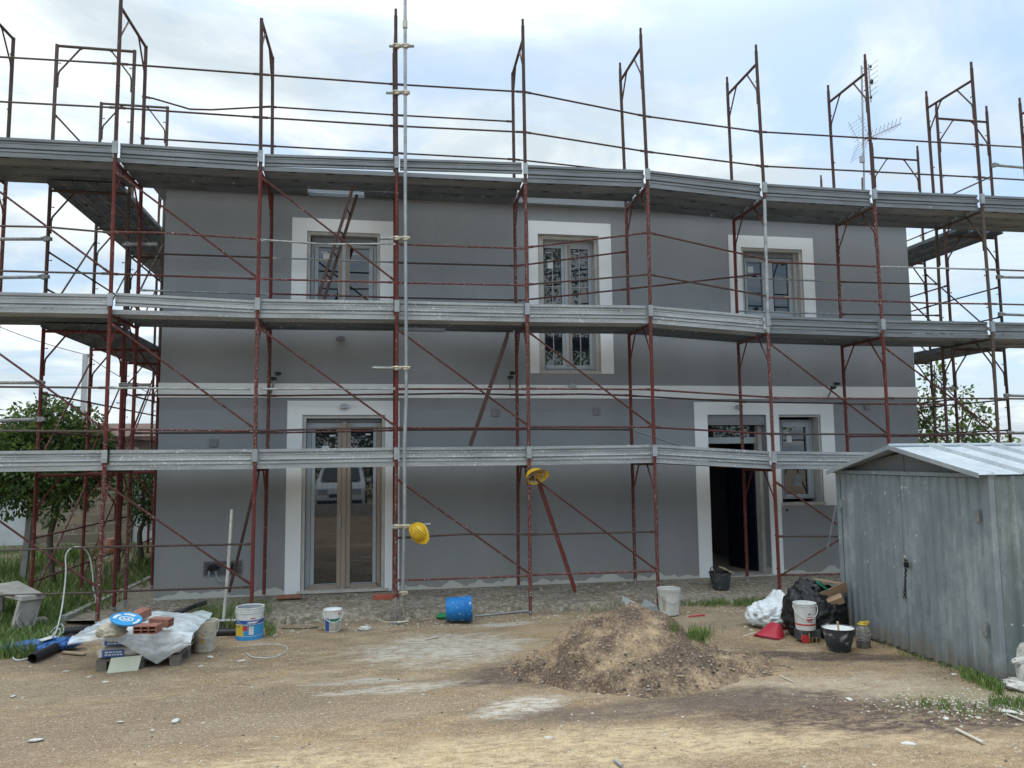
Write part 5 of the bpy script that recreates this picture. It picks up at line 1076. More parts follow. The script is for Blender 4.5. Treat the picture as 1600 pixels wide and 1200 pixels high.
def brick(label, loc, rot, L_=.25, w_=.12, h=.08):
    """hollow brick: cells run along x"""
    m = MB(); t = .009; nc, nr = 3, 2
    for k in range(nc+1): y = -w_/2+(w_-t)*k/nc; m.box((-L_/2, y, -h/2), (L_/2, y+t, h/2))
    for k in range(nr+1):
        z = -h/2+(h-t)*k/nr
        for q in range(nc):
            y0 = -w_/2+(w_-t)*q/nc+t; y1 = -w_/2+(w_-t)*(q+1)/nc; m.box((-L_/2, y0, z), (L_/2, y1, z+t))
    m.xform(rot.to_4x4()); o = m.build('hollow_brick', m_clay, None, 0); o.location = loc
    return tag(o, label, 'brick', 'hollow clay bricks weighing down the film')
Rz = lambda d: Matrix.Rotation(radians(d), 3, 'Z'); Rx = lambda d: Matrix.Rotation(radians(d), 3, 'X'); Ry = lambda d: Matrix.Rotation(radians(d), 3, 'Y')
bz_ = zs+.115
def onfilm(px, py, z): q = WZ(px, py, z); return q
brick('hollow clay brick standing at the back behind the blue lid', onfilm(218,961,bz_+.03), Rz(62) @ Ry(-12), .2, .12, .08)
brick('hollow clay brick with its open cells turned to the front, centre of the film', onfilm(231,982,bz_-.01), Rz(82) @ Ry(0), .15, .22, .075)
brick('hollow clay brick lying lengthwise at the right behind the cream bucket', onfilm(252,972,bz_+.0), Rz(-12) @ Ry(3), .2, .12, .08)
brick('fragment of hollow clay brick showing through the front of the film', Vector((W(237,1002,pyf-.0).x, pyf+.10, zs-.06)), Rz(30) @ Ry(30), .12)
lp = onfilm(197,969,bz_+.06); ld_ = thing('bucket_lid', 'round blue and white bucket lid lying on the plastic film', 'lid', lp)
Ml = basis((1,.2,-.2), (.22,-.22,1.0)).to_4x4()
m = MB(); m.lathe([(0,0),(.140,0),(.145,.006),(.145,.018),(.136,.02),(.13,.012),(0,.012)], n=36); m.xform(Ml); m.build('disc', m_sky_lab, ld_, 40)
m = MB(); rows = []
for k in range(25):
    th = 2*pi*k/24; rows.append([(r_*cos(th), r_*sin(th)*.8, .0145) for r_ in (.05, .068)])
m.grid(rows); rows = []
for k in range(7): rows.append([(-.03+.01*k, -.02+.012*sin(k*2.1), .0146), (-.03+.01*k, .012+.012*sin(k*1.3+1), .0146)])
m.grid(rows); rows = []
for k in range(12): th = .8+k*.1; rows.append([(r_*cos(th), r_*sin(th), .0145) for r_ in (.085, .12)])
m.grid(rows); rows = []
for k in range(9): th = 2.2+k*.13; rows.append([(r_*cos(th), r_*sin(th), .0145) for r_ in (.09, .122)])
m.grid(rows); rows = []
for k in range(9): th = -.9+k*.13; rows.append([(r_*cos(th), r_*sin(th), .0145) for r_ in (.1, .125)])
m.grid(rows); m.xform(Ml); m.build('printed_mark', m_white_pl, ld_, 0)
lump('cloth_hat', 'crumpled beige cloth hat lying on the left part of the film', 'hat', onfilm(174,993,zs+.03), (.115,.11,.062), simple('beige_cloth', (.45,.39,.30), .9, var=.3, scale=14), 5.5, .16, 4, shape=lambda co, d: (co if d.z > -.2 else Vector((co.x*1.15, co.y*1.15, co.z))))
ta, tb = W(197,1054,pyf-.10), W(197,1029,pyf-.03); sdv = Vector((.14,.0,.0))
ti = MB().obox((W(194,1041,pyf-.07)), (.142,.0,.006), (0,.006,-.002), (.012,.03,.085)).build('tile', simple('pale_green_tile', (.55,.58,.46), .5, var=.08, scale=6), None, 0, .002); tag(ti, 'pale green square tile leaning against the pallet', 'tile')

# ---------------------------------------------------------------- hoses, pipes and small left-hand things
m_hose = simple('pale_hose', (.50,.52,.50), .5); m_blackpipe, nt, b = newmat('corrugated_black_pipe', .45); b.inputs['Base Color'].default_value = (.02,.021,.024,1)
def smooth_path(pts, n=6):
    pts = [Vector(p) for p in pts]; out_ = []
    for i in range(len(pts)-1):
        p0 = pts[max(i-1,0)]; p1 = pts[i]; p2 = pts[i+1]; p3 = pts[min(i+2,len(pts)-1)]
        for k in range(n):
            t = k/n; out_.append(.5*((2*p1)+(-p0+p2)*t+(2*p0-5*p1+4*p2-p3)*t*t+(-p0+3*p1-3*p2+p3)*t**3))
    out_.append(pts[-1]); return out_
gp_ = lambda x, y, dz=.012: G(x, y)+Vector((0,0,dz))
pts = [gp_(18,1022), gp_(24,1033), gp_(45,1030), gp_(62,1019), gp_(78,1015), gp_(98,1013), gp_(110,1008), gp_(100,1003,.05), gp_(84,1007,.07), gp_(75,1017,.05), gp_(83,1003,.10), gp_(93,999,.12), gp_(90,1008,.08), gp_(74,1016,.03), gp_(58,1012,.03), gp_(50,1003,.04), gp_(49,992,.05)]
pts2 = [gp_(66,1016,.06), gp_(80,1000,.10), gp_(95,992,.13), gp_(98,999,.08), gp_(82,1006,.07), gp_(73,1003,.09)]
m = MB(); m.tube(smooth_path(pts), .0085, 8)
up = [gp_(60,1021,.04), gp_(72,1008,.06), W(85,992,-2.2), W(92,972,-1.7), W(97,948,-1.45), W(101,918,-1.33), W(103,890,-1.28), W(102.5,870,-1.26), W(108,859,-1.24), W(120,854.5,-1.22), W(131,857,-1.19), W(140,870,-1.12), W(144.5,895,-1.1), W(146,920,-1.12), W(151,940,-1.18)]
m.tube(smooth_path(up), .0085, 8); m.tube(smooth_path(pts2), .0085, 8); hs_ = m.build('garden_hose', m_hose, smooth=60); tag(hs_, 'pale grey hose looped over the scaffold rail and coiled on the ground at the left', 'hose')
def corr(p0, p1, r, bend=None):
    p0, p1 = Vector(p0), Vector(p1); L_ = (p1-p0).length; n_ = int(L_/.012); pts = []; rr = []
    for k in range(n_+1):
        t = k/n_; q = p0.lerp(p1, t)
        if bend: q += Vector(bend)*4*t*(1-t)
        pts.append(q); rr.append(r if k % 2 else r*.90)
    m = MB(); m.tube(pts, rr, 16, cap=False); m.tube(pts, [x*.86 for x in rr], 16, cap=False); return m
o = corr(G(48,1038)+Vector((0,.03,.055)), G(112,1004)+Vector((0,.0,.06)), .05, (.03,-.02,0)).build('corrugated_pipe', m_blackpipe, smooth=60); tag(o, 'black corrugated pipe with its open end towards the yard, left of the pallet', 'pipe', 'black pipes')
o = corr(G(35,1003)+Vector((0,.10,.05)), G(125,990)+Vector((.3,.1,.05)), .045).build('corrugated_pipe', m_blackpipe, smooth=60); tag(o, 'black corrugated pipe lying behind the blue sack', 'pipe', 'black pipes')
o = corr(G(305,997)+Vector((0,.05,.05)), G(372,995)+Vector((0,.05,.05)), .048).build('corrugated_pipe', m_blackpipe, smooth=60); tag(o, 'short black pipe between the cream bucket and the paint can', 'pipe', 'black pipes')
a, b_ = G(312,988), G(372,986); MBo = MB().obox((a+b_)/2+Vector((0,.12,.115)), (b_-a)/2, (0,.035,0), (0,0,.006)).build('white_board', m_white_pl, None, 0); tag(MBo, 'narrow white board lying behind the short black pipe', 'board')
o = lump('blue_sack', 'blue plastic sack with a white patch lying under the hose coil', 'sack', G(47,1022)+Vector((.02,.14,0)), (.36,.14,.06), simple('blue_film', (.05,.16,.42), .4, var=.3, scale=9), 2.2, .2, 5); o.rotation_euler = (0,0,.35)
o2 = MB().obox((.09,-.06,.135), (.07,.03,.01), (-.02,.05,.0), (0,0,.003)).build('patch', m_white_pl, o, 0)
a, b_ = G(98,1021), G(133,1024); q = MB().obox((a+b_)/2+Vector((0,0,.015)), (b_-a)/2, (.0,.03,0), (0,0,.008)).build('wood_offcut', simple('offcut_wood', (.36,.27,.18), .8)); tag(q, 'short flat wood offcut lying between the pipe and the pallet', 'wood')
a, b_ = G(348,982), W(362,796,-.95); q = MB().tube([a, a.lerp(b_,.5)+Vector((.012,0,0)), b_], [.020,.021,.019], 8).build('white_batten', splattered('whitewashed_wood', (.55,.54,.50), (.44,.42,.38), (.25,.2,.15), 20, (.62,.68), .8)); tag(q, 'tall whitewashed round batten leaning on the scaffold beside the paint can', 'batten')
# broken concrete ornament
m_conc = simple('cast_concrete', (.40,.38,.34), .9, var=.3, scale=9, bmp=.4)
co_ = thing('concrete_ornament', 'broken cast concrete bench end with a shell relief in the grass at the left', 'ornament')
Yc = -.95; a0, a1, a2, a3 = W(-25,915,Yc), W(30,929,Yc-.1), W(68,928,Yc+.25), W(27,908,Yc+.5)
m = MB(); top = [a0, a1, a2, a3]; 
tv = [W(-30,916,-1.0), W(33,931,-1.15), W(70,928,-.85), W(28,907,-.5)]; z_ = sum(v.z for v in tv)/4
tv = [WZ(-30,916,z_), WZ(33,932,z_-.02), WZ(70,928,z_-.03), WZ(28,907,z_)]
m.add([tuple(v) for v in tv]+[(v.x, v.y, v.z-.06) for v in tv], [(0,1,2,3),(7,6,5,4),(0,4,5,1),(1,5,6,2),(2,6,7,3),(3,7,4,0)]); m.build('slab', m_conc, co_, 0, .008)
la, lb = Vector(tv[1])+Vector((-.02,.03,-.06)), Vector(tv[2])+Vector((-.03,.02,-.06)); d = (lb-la); d.z = 0; zb = gz(la.x, la.y)-.02; nn = Vector((-d.y, d.x, 0)).normalized()
m = MB(); sk_ = Vector((-.09,0,0)); fr_ = [la, lb, Vector((lb.x,lb.y,zb))+sk_, Vector((la.x,la.y,zb))+sk_]; bk_ = [v+nn*.07 for v in fr_]
m.add([tuple(v) for v in fr_+bk_], [(0,1,2,3),(7,6,5,4),(0,4,5,1),(1,5,6,2),(2,6,7,3),(3,7,4,0)]); lg_ = m.build('leg', m_conc, co_, 0, .008)
nn = nn if nn.dot(CAM-la) > 0 else -nn; cc = (fr_[0]+fr_[1]+fr_[2]+fr_[3])/4; cc += nn*(.008 if (bk_[0]-fr_[0]).dot(nn) < 0 else .078); dn = d.normalized(); m = MB(); R_ = .11
m.tube([cc+dn*R_*cos(2*pi*k/20)+Vector((0,0,R_*1.1*sin(2*pi*k/20))) for k in range(20)], .010, 6, closed=True)
for k in range(6): th = radians(35+22*k); m.tube([cc-Vector((0,0,R_*.95)), cc+dn*R_*cos(th)+Vector((0,0,R_*sin(th)))], .006, 6)
m.build('shell_relief', m_conc, lg_)
m = MB(); q = Vector(tv[0])+Vector((.1,.10,-.06)); m.box((q.x-.2, q.y, zb), (q.x+.12, q.y+.08, q.z)); m.build('leg', m_conc, co_, 0, .008)
m = MB(); q = G(48,982); m.obox(q+Vector((0,0,.07)), (.15,.10,.0), (-.03,.04,0), (-.02,0,.05)); q = m.build('broken_slab', m_conc, None, 0, .01); tag(q, 'broken pale concrete slab leaning in the grass below the ornament', 'slab')
# terracotta pot, leaning post, kerb strips
p = G(177,863); pt = thing('flower_pot', 'terracotta pot turned upside down in front of the stone wall', 'pot', p)
MB().lathe([(.20,0),(.20,.07),(.185,.075),(.145,.28),(0,.285)], n=28).build('body', m_clay, pt, 40)
q0 = G(36,908); q1 = W(69,612,q0.y); q = MB().obox((q0+q1)/2, (q1-q0)/2, (.045,0,0), (0,.045,0)).build('leaning_post', simple('grey_post', (.28,.28,.27), .85, var=.25)); tag(q, 'grey square post leaning beside the left outer scaffold leg', 'post')
a, b_, c_ = G(97,974), G(196,928), G(236,908); m = MB()
for u, v in ((a, b_), (b_+(b_-a)*.01, c_)):
    d = (v-u).normalized(); s_ = Vector((-d.y, d.x, 0)); m.obox((u+v)/2+Vector((0,0,.035)), (v-u)*.495, s_*.045, (0,0,.055))
kb_ = m.build('kerb_strip', m_conc, None, 0, .006); tag(kb_, kind='structure')
path = MB(); path.grid([[(a.x+.02, a.y, gz(a.x,a.y)+.03), (-6.0, -.9, .24)], [(c_.x, c_.y+.0, gz(c_.x,c_.y)+.05), (-5.99, c_.y, .24)], [(c_.x+.02, 9, .55), (-5.99, 9, .55)]]); po_ = path.build('path', m_rubble, None, 0); tag(po_, kind='structure')
# statue fragment at the right edge
st_ = thing('plaster_statue', 'weathered white plaster statue fragment at the front corner of the shed', 'statue', G(1602,1082)+Vector((.06,.08,0)))
m_plaster = simple('weathered_plaster', (.62,.60,.55), .9, var=.35, scale=10, bmp=.6)
lump('base', None, None, (.05,0,0), (.15,.12,.04), m_plaster, 1.3, .3, 4, par=st_)
lump('figure', None, None, (.05,.02,.04), (.05,.05,.15), m_plaster, 4.3, .3, 5, par=st_, sc=3)
lump('fold', None, None, (.115,.0,.03), (.045,.05,.17), m_plaster, 5.3, .3, 5, par=st_, sc=3)
lump('arm', None, None, (.01,.0,.20), (.075,.035,.03), m_plaster, 2.3, .3, 4, par=st_, sc=3)
lump('drapery', None, None, (-.02,-.03,.02), (.028,.03,.10), m_plaster, 7.7, .3, 4, par=st_, sc=3)
lump('head', None, None, (.09,.0,.29), (.04,.04,.045), m_plaster, 9.7, .22, 4, par=st_, sc=3)
# red brick under the third pole, loose bits on the apron
MB0 = MB().obox(W(603,932.5,-1.15), (.17,.0,.0), (0,.06,0), (0,0,.028)).build('red_brick', simple('solid_brick', (.33,.09,.06), .85, var=.3), None, 0, .004); tag(MB0, 'flat red brick lying at the foot of the third pole', 'brick')
m = MB().obox(W(452,932,-.3), (.16,.02,.0), (0,.06,0), (0,0,.02)); q = m.build('broken_tile', m_clay, None, 0, .004); tag(q, 'broken clay tile on the apron left of the glazed door step', 'tile')
m = MB(); pts = [W(x, y, Y) for x, y, Y in ((246,968,-.95),(262,960,-.9),(275,953,-.8),(290,950,-.75),(305,945,-.6),(322,941,-.5))]; pts = [Vector((q.x, q.y, .25+.02*k)) for k, q in enumerate(pts)]; m.tube(smooth_path(pts), .03, 8); q = m.build('black_sheath', m_blackpipe, smooth=60); tag(q, 'crushed black sheath lying on the rubble at the left end of the apron', 'pipe')
m = MB(); m.tube(smooth_path([gp_(386,1022,.01), gp_(395,1028,.01), gp_(420,1029,.01), gp_(441,1024,.01), gp_(449,1014,.01), gp_(438,1009,.01), gp_(410,1008,.01), gp_(392,1010,.01)]), .005, 6); q = m.build('rope_loop', m_hose); tag(q, 'loop of thin pale cord lying on the dirt below the paint can', 'cord')
m = MB(); m.tube(smooth_path([gp_(440,983,.01), gp_(470,984,.012), gp_(500,981,.01)]), .006, 6); q = m.build('thin_cable', m_steel_dark); tag(q, 'thin dark cable running from the grass to the small white bucket', 'cable')
m = MB(); m.tube(smooth_path([gp_(742,965,.02), gp_(780,961,.02), gp_(830,957,.025), gp_(880,954,.02)]), .012, 6); q = m.build('plaster_rod', m_galv_rail); tag(q, 'grey rod lying in the dirt to the right of the blue drum', 'rod')
q = lump('green_lid', 'flat green plastic lid at the left of the blue drum', 'plastic lid', G(693,966), (.09,.08,.035), simple('green_plastic', (.03,.26,.10), .5), 6.1, .12, 3)  # green lid, modelled as a flattened lump
q = lump('blue_rag', 'crumpled blue rag to the right of the blue drum', 'rag', G(757,957), (.09,.05,.015), simple('blue_cloth', (.06,.16,.40), .8), 4.1, .3, 3)
q = lump('dirt_clod', 'dark clod on the apron near the grey pole foot', 'clod', G(657,946), (.05,.05,.03), simple('black_clod', (.02,.018,.016), .95), 4.6, .3, 3)
q = lump('white_rag', 'crumpled white paper near the small white bucket', 'paper', G(570,985), (.05,.028,.022), m_dirty_white, 5.6, .6, 4)
def sheetbit(label, corners, mat, name='film_offcut', cat='plastic film'):
    m = MB(); m.add(corners, [tuple(range(len(corners)))]); vs = [tuple(Vector(c)+Vector((0,.004,-.003))) for c in corners]; m.add(vs, [tuple(range(len(vs)))[::-1]]); q = m.build(name, mat, None, 0); return tag(q, label, cat)
m_film2 = simple('stiff_white_film', (.55,.58,.58), .4)
g1, g2, g3 = G(972,950), G(1000,953), G(1028,958)
sheetbit('white folded film standing behind the top of the sand heap', [g1, g1+Vector((.01,0,.17)), g2+Vector((-.02,.02,.08)), g2], m_film2)
sheetbit('grey folded film between the heap and the mortar bucket', [g2+Vector((.0,.05,.02)), g2+Vector((.10,.05,.14)), g3+Vector((.0,.05,.09)), g3+Vector((.03,.0,.0))], simple('grey_film', (.36,.39,.40), .4))
def stick(label, a, b_, r, mt, name='wood_strip', cat='stick', bend=0):
    m = MB(); mid = (a+b_)/2+Vector((0,bend,0)); m.tube(smooth_path([a, mid, b_]), r, 6); q = m.build(name, mt); return tag(q, label, cat)
m_pale = simple('pale_strip', (.58,.53,.44), .8)
stick('long curved pale wood strip on the dark compost at the lower right', gp_(1494,1142), gp_(1536,1163), .010, m_pale, bend=-.03)
stick('short white strip lying on the lime dust', gp_(664,1001), gp_(684,996), .010, m_pale)
stick('pale strip lying near the right edge of the yard', gp_(1573,1118), gp_(1600,1129), .007, m_pale)
stick('thin bent twig below the black tub', gp_(1219,1058), gp_(1240,1068), .006, m_pale, name='twig')
stick('grey metal offcut at the bottom edge of the yard', gp_(960,1191), gp_(972,1200), .010, m_galv_rail, name='metal_offcut', cat='scrap')
stick('flat pale strip lying left of the red dustpan', gp_(1161,996), gp_(1180,990), .008, m_pale)
stick('small red metal scrap lying right of the mortar bucket', gp_(1076,965), gp_(1101,962), .010, m_redp, name='metal_scrap', cat='scrap')
m_scrap = simple('plaster_white', (.58,.55,.49), .9, bmp=.3)
scr = [(104,1049,.035,'white scrap on the dark dirt left of the pallet'),(139,1058,.03,'white chip at the left corner of the pallet'),(165,1066,.035,'white chip just below the pallet, left one'),(223,1050,.05,'pale flat scrap right of the green tile'),(238,1141,.018,'tiny white chip in the open yard below the pallet'),
(56,1157,.05,'large flat white flake in the lower left of the yard'),(275,1127,.05,'flat white flake in the yard below the cream bucket'),(188,1128,.025,'small white chip left of the flake below the cream bucket'),(312,1042,.05,'white scrap below the cream bucket'),(328,1027,.05,'white scrap right of the cream bucket foot'),(378,1033,.045,'white scrap below the paint can, left of the cord loop'),(21,1088,.03,'white chip near the left edge of the yard'),
(857,1153,.035,'pale chip below the white dust patch left of the heap'),(882,1090,.03,'white chip at the lower left foot of the heap'),(1040,1056,.02,'tiny white chip lying on the heap'),(1165,980,.04,'white scrap nearest the left end of the white bag'),(1174,985,.04,'second white scrap by the white bag'),(1130,1027,.03,'white chip on the right flank of the heap'),
(1327,1093,.04,'white stone on the dirt below the black tub'),(1420,1163,.05,'pinkish white scrap at the lower right of the yard'),(1478,1123,.035,'white chip on the dark compost at the lower right'),(1577,1113,.06,'pale flat stone at the right edge of the yard'),(1491,1054,.04,'round pale stone beside the shed base'),(868,963,.05,'white scrap on the grass left of the heap'),(645,979,.02,'white chip near the foot of the grey pole'),(620,1002,.02,'white chip left of the lime dust')]
for k, (x, y, s_, lb_) in enumerate(scr):
    o = lump('plaster_scrap', None, None, G(x, y), (s_*.55, s_*.33, s_*.10), m_scrap, k*1.7, .75, 3, sc=1.5); o.rotation_euler = (0,0,k*1.3); tag(o, lb_, 'scrap', 'white scraps on the dirt')

# ---------------------------------------------------------------- gravel (stuff)
gv = MB(); random.seed(11)
ico = [(0,0,1),(.9,0,.2),(.28,.86,.15),(-.73,.53,.2),(-.73,-.53,.1),(.28,-.86,.25),(0,0,-.3)]; icf = [(0,1,2),(0,2,3),(0,3,4),(0,4,5),(0,5,1),(6,2,1),(6,3,2),(6,4,3),(6,5,4),(6,1,5)]
mats_g = [simple('pebble_pale', (.52,.47,.38), .9), simple('pebble_grey', (.30,.27,.23), .9), simple('pebble_dark', (.09,.07,.055), .9), simple('pebble_white', (.52,.48,.41), .9), simple('clod_sand', (.36,.26,.16), .95)]
def stone_(x, y, s_, mi, z=None):
    z = gz(x, y)+gbump(x, y) if z is None else z; a = random.random()*6.28; ca, sa = cos(a), sin(a); e = .6+random.random()*.6; h = .4+random.random()*.4
    gv.add([(x+s_*(vx*ca-vy*sa*e), y+s_*(vx*sa+vy*ca*e), z+s_*vz*h) for vx, vy, vz in ico], icf, mi)
for _ in range(700):
    th = random.random()*6.283; r_ = random.gauss(1.0, .22); x = hc.x+cos(th)*1.12*r_; y = hc.y+sin(th)*1.08*r_
    stone_(x, y, random.uniform(.006,.024), random.choice((2,2,4,4,1)), heap_z(x, y)+.004)
for _ in range(3000):
    x = random.uniform(-7.5, 4.0); y = -7.4+6.2*random.random()**1.25
    stone_(x, y, random.choice((.004,.005,.006,.008,.010,.014))*random.uniform(.6,1.2), random.choice((0,0,1,1,2,2,3)))
for _ in range(1500):
    x = random.uniform(-6.2, 3.5); y = -1.75+.85*random.random(); stone_(x, y, random.uniform(.006,.02), random.choice((0,1,1,3)))
for _ in range(650):
    q = G(1600-abs(random.gauss(0, 110)), random.gauss(1099, 12)); stone_(q.x, q.y, random.uniform(.004,.015)*(1.6 if random.random() < .06 else 1), random.choice((0,0,1,0,1,3)))
for _ in range(900):
    x = random.uniform(-6.1, 6.0); y = -random.uniform(.12, .98); t = -y; stone_(x, y, random.uniform(.006,.028)*(1 if x < 1.2 else .4), random.choice((0,1,1,1,3)), .325-.125*t**1.3)
gvo = gv.build('gravel', mats_g, smooth=0); tag(gvo, kind='stuff')
# ---------------------------------------------------------------- grass (stuff)
random.seed(5)
m_grass = [simple('grass_blade_green', (.11,.19,.04), .6, var=.4, scale=3), simple('grass_blade_light', (.21,.29,.075), .6, var=.3, scale=3), simple('grass_blade_dry', (.28,.25,.12), .7, var=.3)]
def blades(mb, x, y, z, h, w_, mi):
    a = random.random()*6.28; ln = random.uniform(.1,.6)*h; dx_, dy_ = cos(a)*ln, sin(a)*ln; b_ = random.random()*6.28; wx, wy = cos(b_)*w_, sin(b_)*w_
    mb.add([(x-wx,y-wy,z),(x+wx,y+wy,z),(x+wx*.7+dx_*.35,y+wy*.7+dy_*.35,z+h*.6),(x-wx*.7+dx_*.35,y-wy*.7+dy_*.35,z+h*.6),(x+dx_,y+dy_,z+h*.95)], [(0,1,2,3),(3,2,4)], mi)
gr = MB()
def gmat(): return random.choices((0,1,2), (.6,.32,.08))[0]
for _ in range(30000):      # the overgrown garden at the left
    x = random.uniform(-13.5, -6.45); y = random.uniform(-1.6, 5.8)
    lim = -6.75-max(0, -.1-y)*.55
    if x > lim+(-.05 if y < 0 else .15): continue
    dens = noise.noise(Vector((x*.7, y*.7, 3)))
    if y > .8 and dens < -.1 and random.random() < .8: continue
    h = random.uniform(.06,.22)*(1+.9*max(0, noise.noise(Vector((x*1.1, y*1.1, 9))))); blades(gr, x, y, gz(x, y)-.01, h, .006+.004*random.random(), gmat())
for _ in range(9000):       # near left edge by the hose
    q = G(random.uniform(-60, 95), random.uniform(955, 1030))
    if q.y < -2.9+(-6.9-q.x)*.2 or q.x > -6.55: continue
    blades(gr, q.x, q.y, gz(q.x, q.y)-.01, random.uniform(.05,.20), .006, gmat())
lawn = gr.build('grass', m_grass, smooth=0); tag(lawn, kind='stuff')
tf = MB()
def strip(px0, py0, px1, py1, n, h, sp=6, w_=.004):
    for _ in range(n):
        t = random.random(); dens = noise.noise(Vector((px0+t*(px1-px0), 0, 0))*.06)
        if dens < -.25 and random.random() < .8: continue
        q = G(px0+t*(px1-px0), py0+t*(py1-py0)+random.gauss(0, sp)); 
        blades(tf, q.x, q.y, gz(q.x, q.y)-.005, h*random.uniform(.4,1.2), w_, gmat())
strip(300, 975, 420, 966, 3400, .24, 7); strip(400, 966, 470, 964, 1600, .17, 4); strip(415, 990, 430, 985, 160, .10, 5)
strip(585, 957, 655, 955, 320, .08, 4); strip(765, 947, 990, 944, 1500, .08, 4); strip(1060, 942, 1215, 941, 2600, .10, 3.2); strip(1215, 940, 1320, 942, 700, .08, 4)

for _ in range(420):
    q = GH(random.gauss(1094, 9), random.gauss(996, 4)); blades(tf, q.x, q.y, q.z-.01, .13*random.uniform(.4,1.2), .004, gmat())
for _ in range(60):
    q = GH(random.gauss(1054, 4), random.gauss(985, 3)); blades(tf, q.x, q.y, q.z-.01, .10*random.uniform(.4,1.2), .003, gmat())
strip(1440, 1102, 1500, 1102, 200, .04, 5); strip(1500, 1050, 1568, 1082, 800, .085, 4); strip(1545, 1097, 1600, 1099, 300, .05, 5); strip(1360, 1000, 1500, 1048, 300, .05, 3)
strip(880, 957, 960, 950, 200, .05, 5); strip(200, 966, 240, 950, 120, .06, 8); strip(1380, 1108, 1600, 1108, 500, .03, 10)
tfo = tf.build('weeds', m_grass, smooth=0); tag(tfo, kind='stuff')

# ---------------------------------------------------------------- trees
m_bark = simple('tree_bark', (.12,.10,.08), .9, var=.4, scale=16, bmp=.5)
def leafmat(name, c1, c2):
    m, nt, b = newmat(name, .45, 0, .4); n = tnoise(nt, 4, 4, .6); c = mixc(nt, step(nt, n, .35, .65), c1, c2); nt.links.new(c, b.inputs['Base Color'])
    b.inputs['Subsurface Weight'].default_value = 0; tr_ = nt.nodes.new('ShaderNodeBsdfTranslucent'); nt.links.new(mixc(nt, .0, tuple(x*1.6 for x in c1), c2), tr_.inputs[0]); mi = nt.nodes.new('ShaderNodeMixShader'); mi.inputs[0].default_value = .3
    nt.links.new(b.outputs[0], mi.inputs[1]); nt.links.new(tr_.outputs[0], mi.inputs[2]); nt.links.new(mi.outputs[0], nt.nodes['Material Output'].inputs[0]); return m
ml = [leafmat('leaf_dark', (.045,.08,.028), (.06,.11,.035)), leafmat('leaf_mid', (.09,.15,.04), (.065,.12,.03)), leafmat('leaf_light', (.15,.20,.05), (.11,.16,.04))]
def tree(label, base, clumps, limbs, nleaf, ls=.07, trunk=(), group=None, name='tree', light=.2, droop=.3):
    t = thing(name, label, 'tree', (0,0,0), 0, group); m = MB()
    for pts, r0, r1 in limbs:
        pp = smooth_path(pts, 5); n_ = len(pp); m.tube(pp, [r0+(r1-r0)*k/(n_-1) for k in range(n_)], 8)
    m.build('trunk', m_bark, t, 180)
    f = MB(); tot = sum(c[1][0]*c[1][1]*c[1][2] for c in clumps)
    for (c, r) in clumps:
        k = int(nleaf*(r[0]*r[1]*r[2])/tot); c = Vector(c)
        # small twigs
        for _ in range(max(6, k//60)):
            d = Vector((near_r(1), near_r(1), near_r(1))).normalized(); a = c+Vector((d.x*r[0], d.y*r[1], d.z*r[2]))*.2; b_ = c+Vector((d.x*r[0], d.y*r[1], d.z*r[2]))*random.uniform(.8,1.1)
            s_ = d.cross(Vector((0,0,1))); s_ = s_.normalized()*.004 if s_.length > .01 else Vector((.004,0,0)); f.add([a-s_, a+s_, b_], [(0,1,2)], 3)
        for _ in range(k):
            d = Vector((random.gauss(0,1), random.gauss(0,1), random.gauss(0,1))).normalized(); rad = random.random()**.42*(1+.28*noise.noise(d*2.3+c))
            if noise.noise((c+d*rad)*3.1) < -.22: continue
            p = c+Vector((d.x*r[0], d.y*r[1], d.z*r[2]))*rad
            ax = (d+Vector((near_r(.9), near_r(.9), near_r(.9)-droop))).normalized(); sd = ax.cross(Vector((near_r(1), near_r(1), near_r(1)))).normalized(); nn = ax.cross(sd); s = ls*random.uniform(.6,1.25)
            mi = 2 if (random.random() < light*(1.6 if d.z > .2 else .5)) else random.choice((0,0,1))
            q1 = p+ax*s*.5+sd*s*.26+nn*s*.06; q2 = p+ax*s*.5-sd*s*.26+nn*s*.06; f.add([p, q1, p+ax*s, q2], [(0,1,2),(0,2,3)], mi)
    f.build('crown', ml+[m_bark], t, 0); return t
def wv(px, py, Y): return W(px, py, Y)
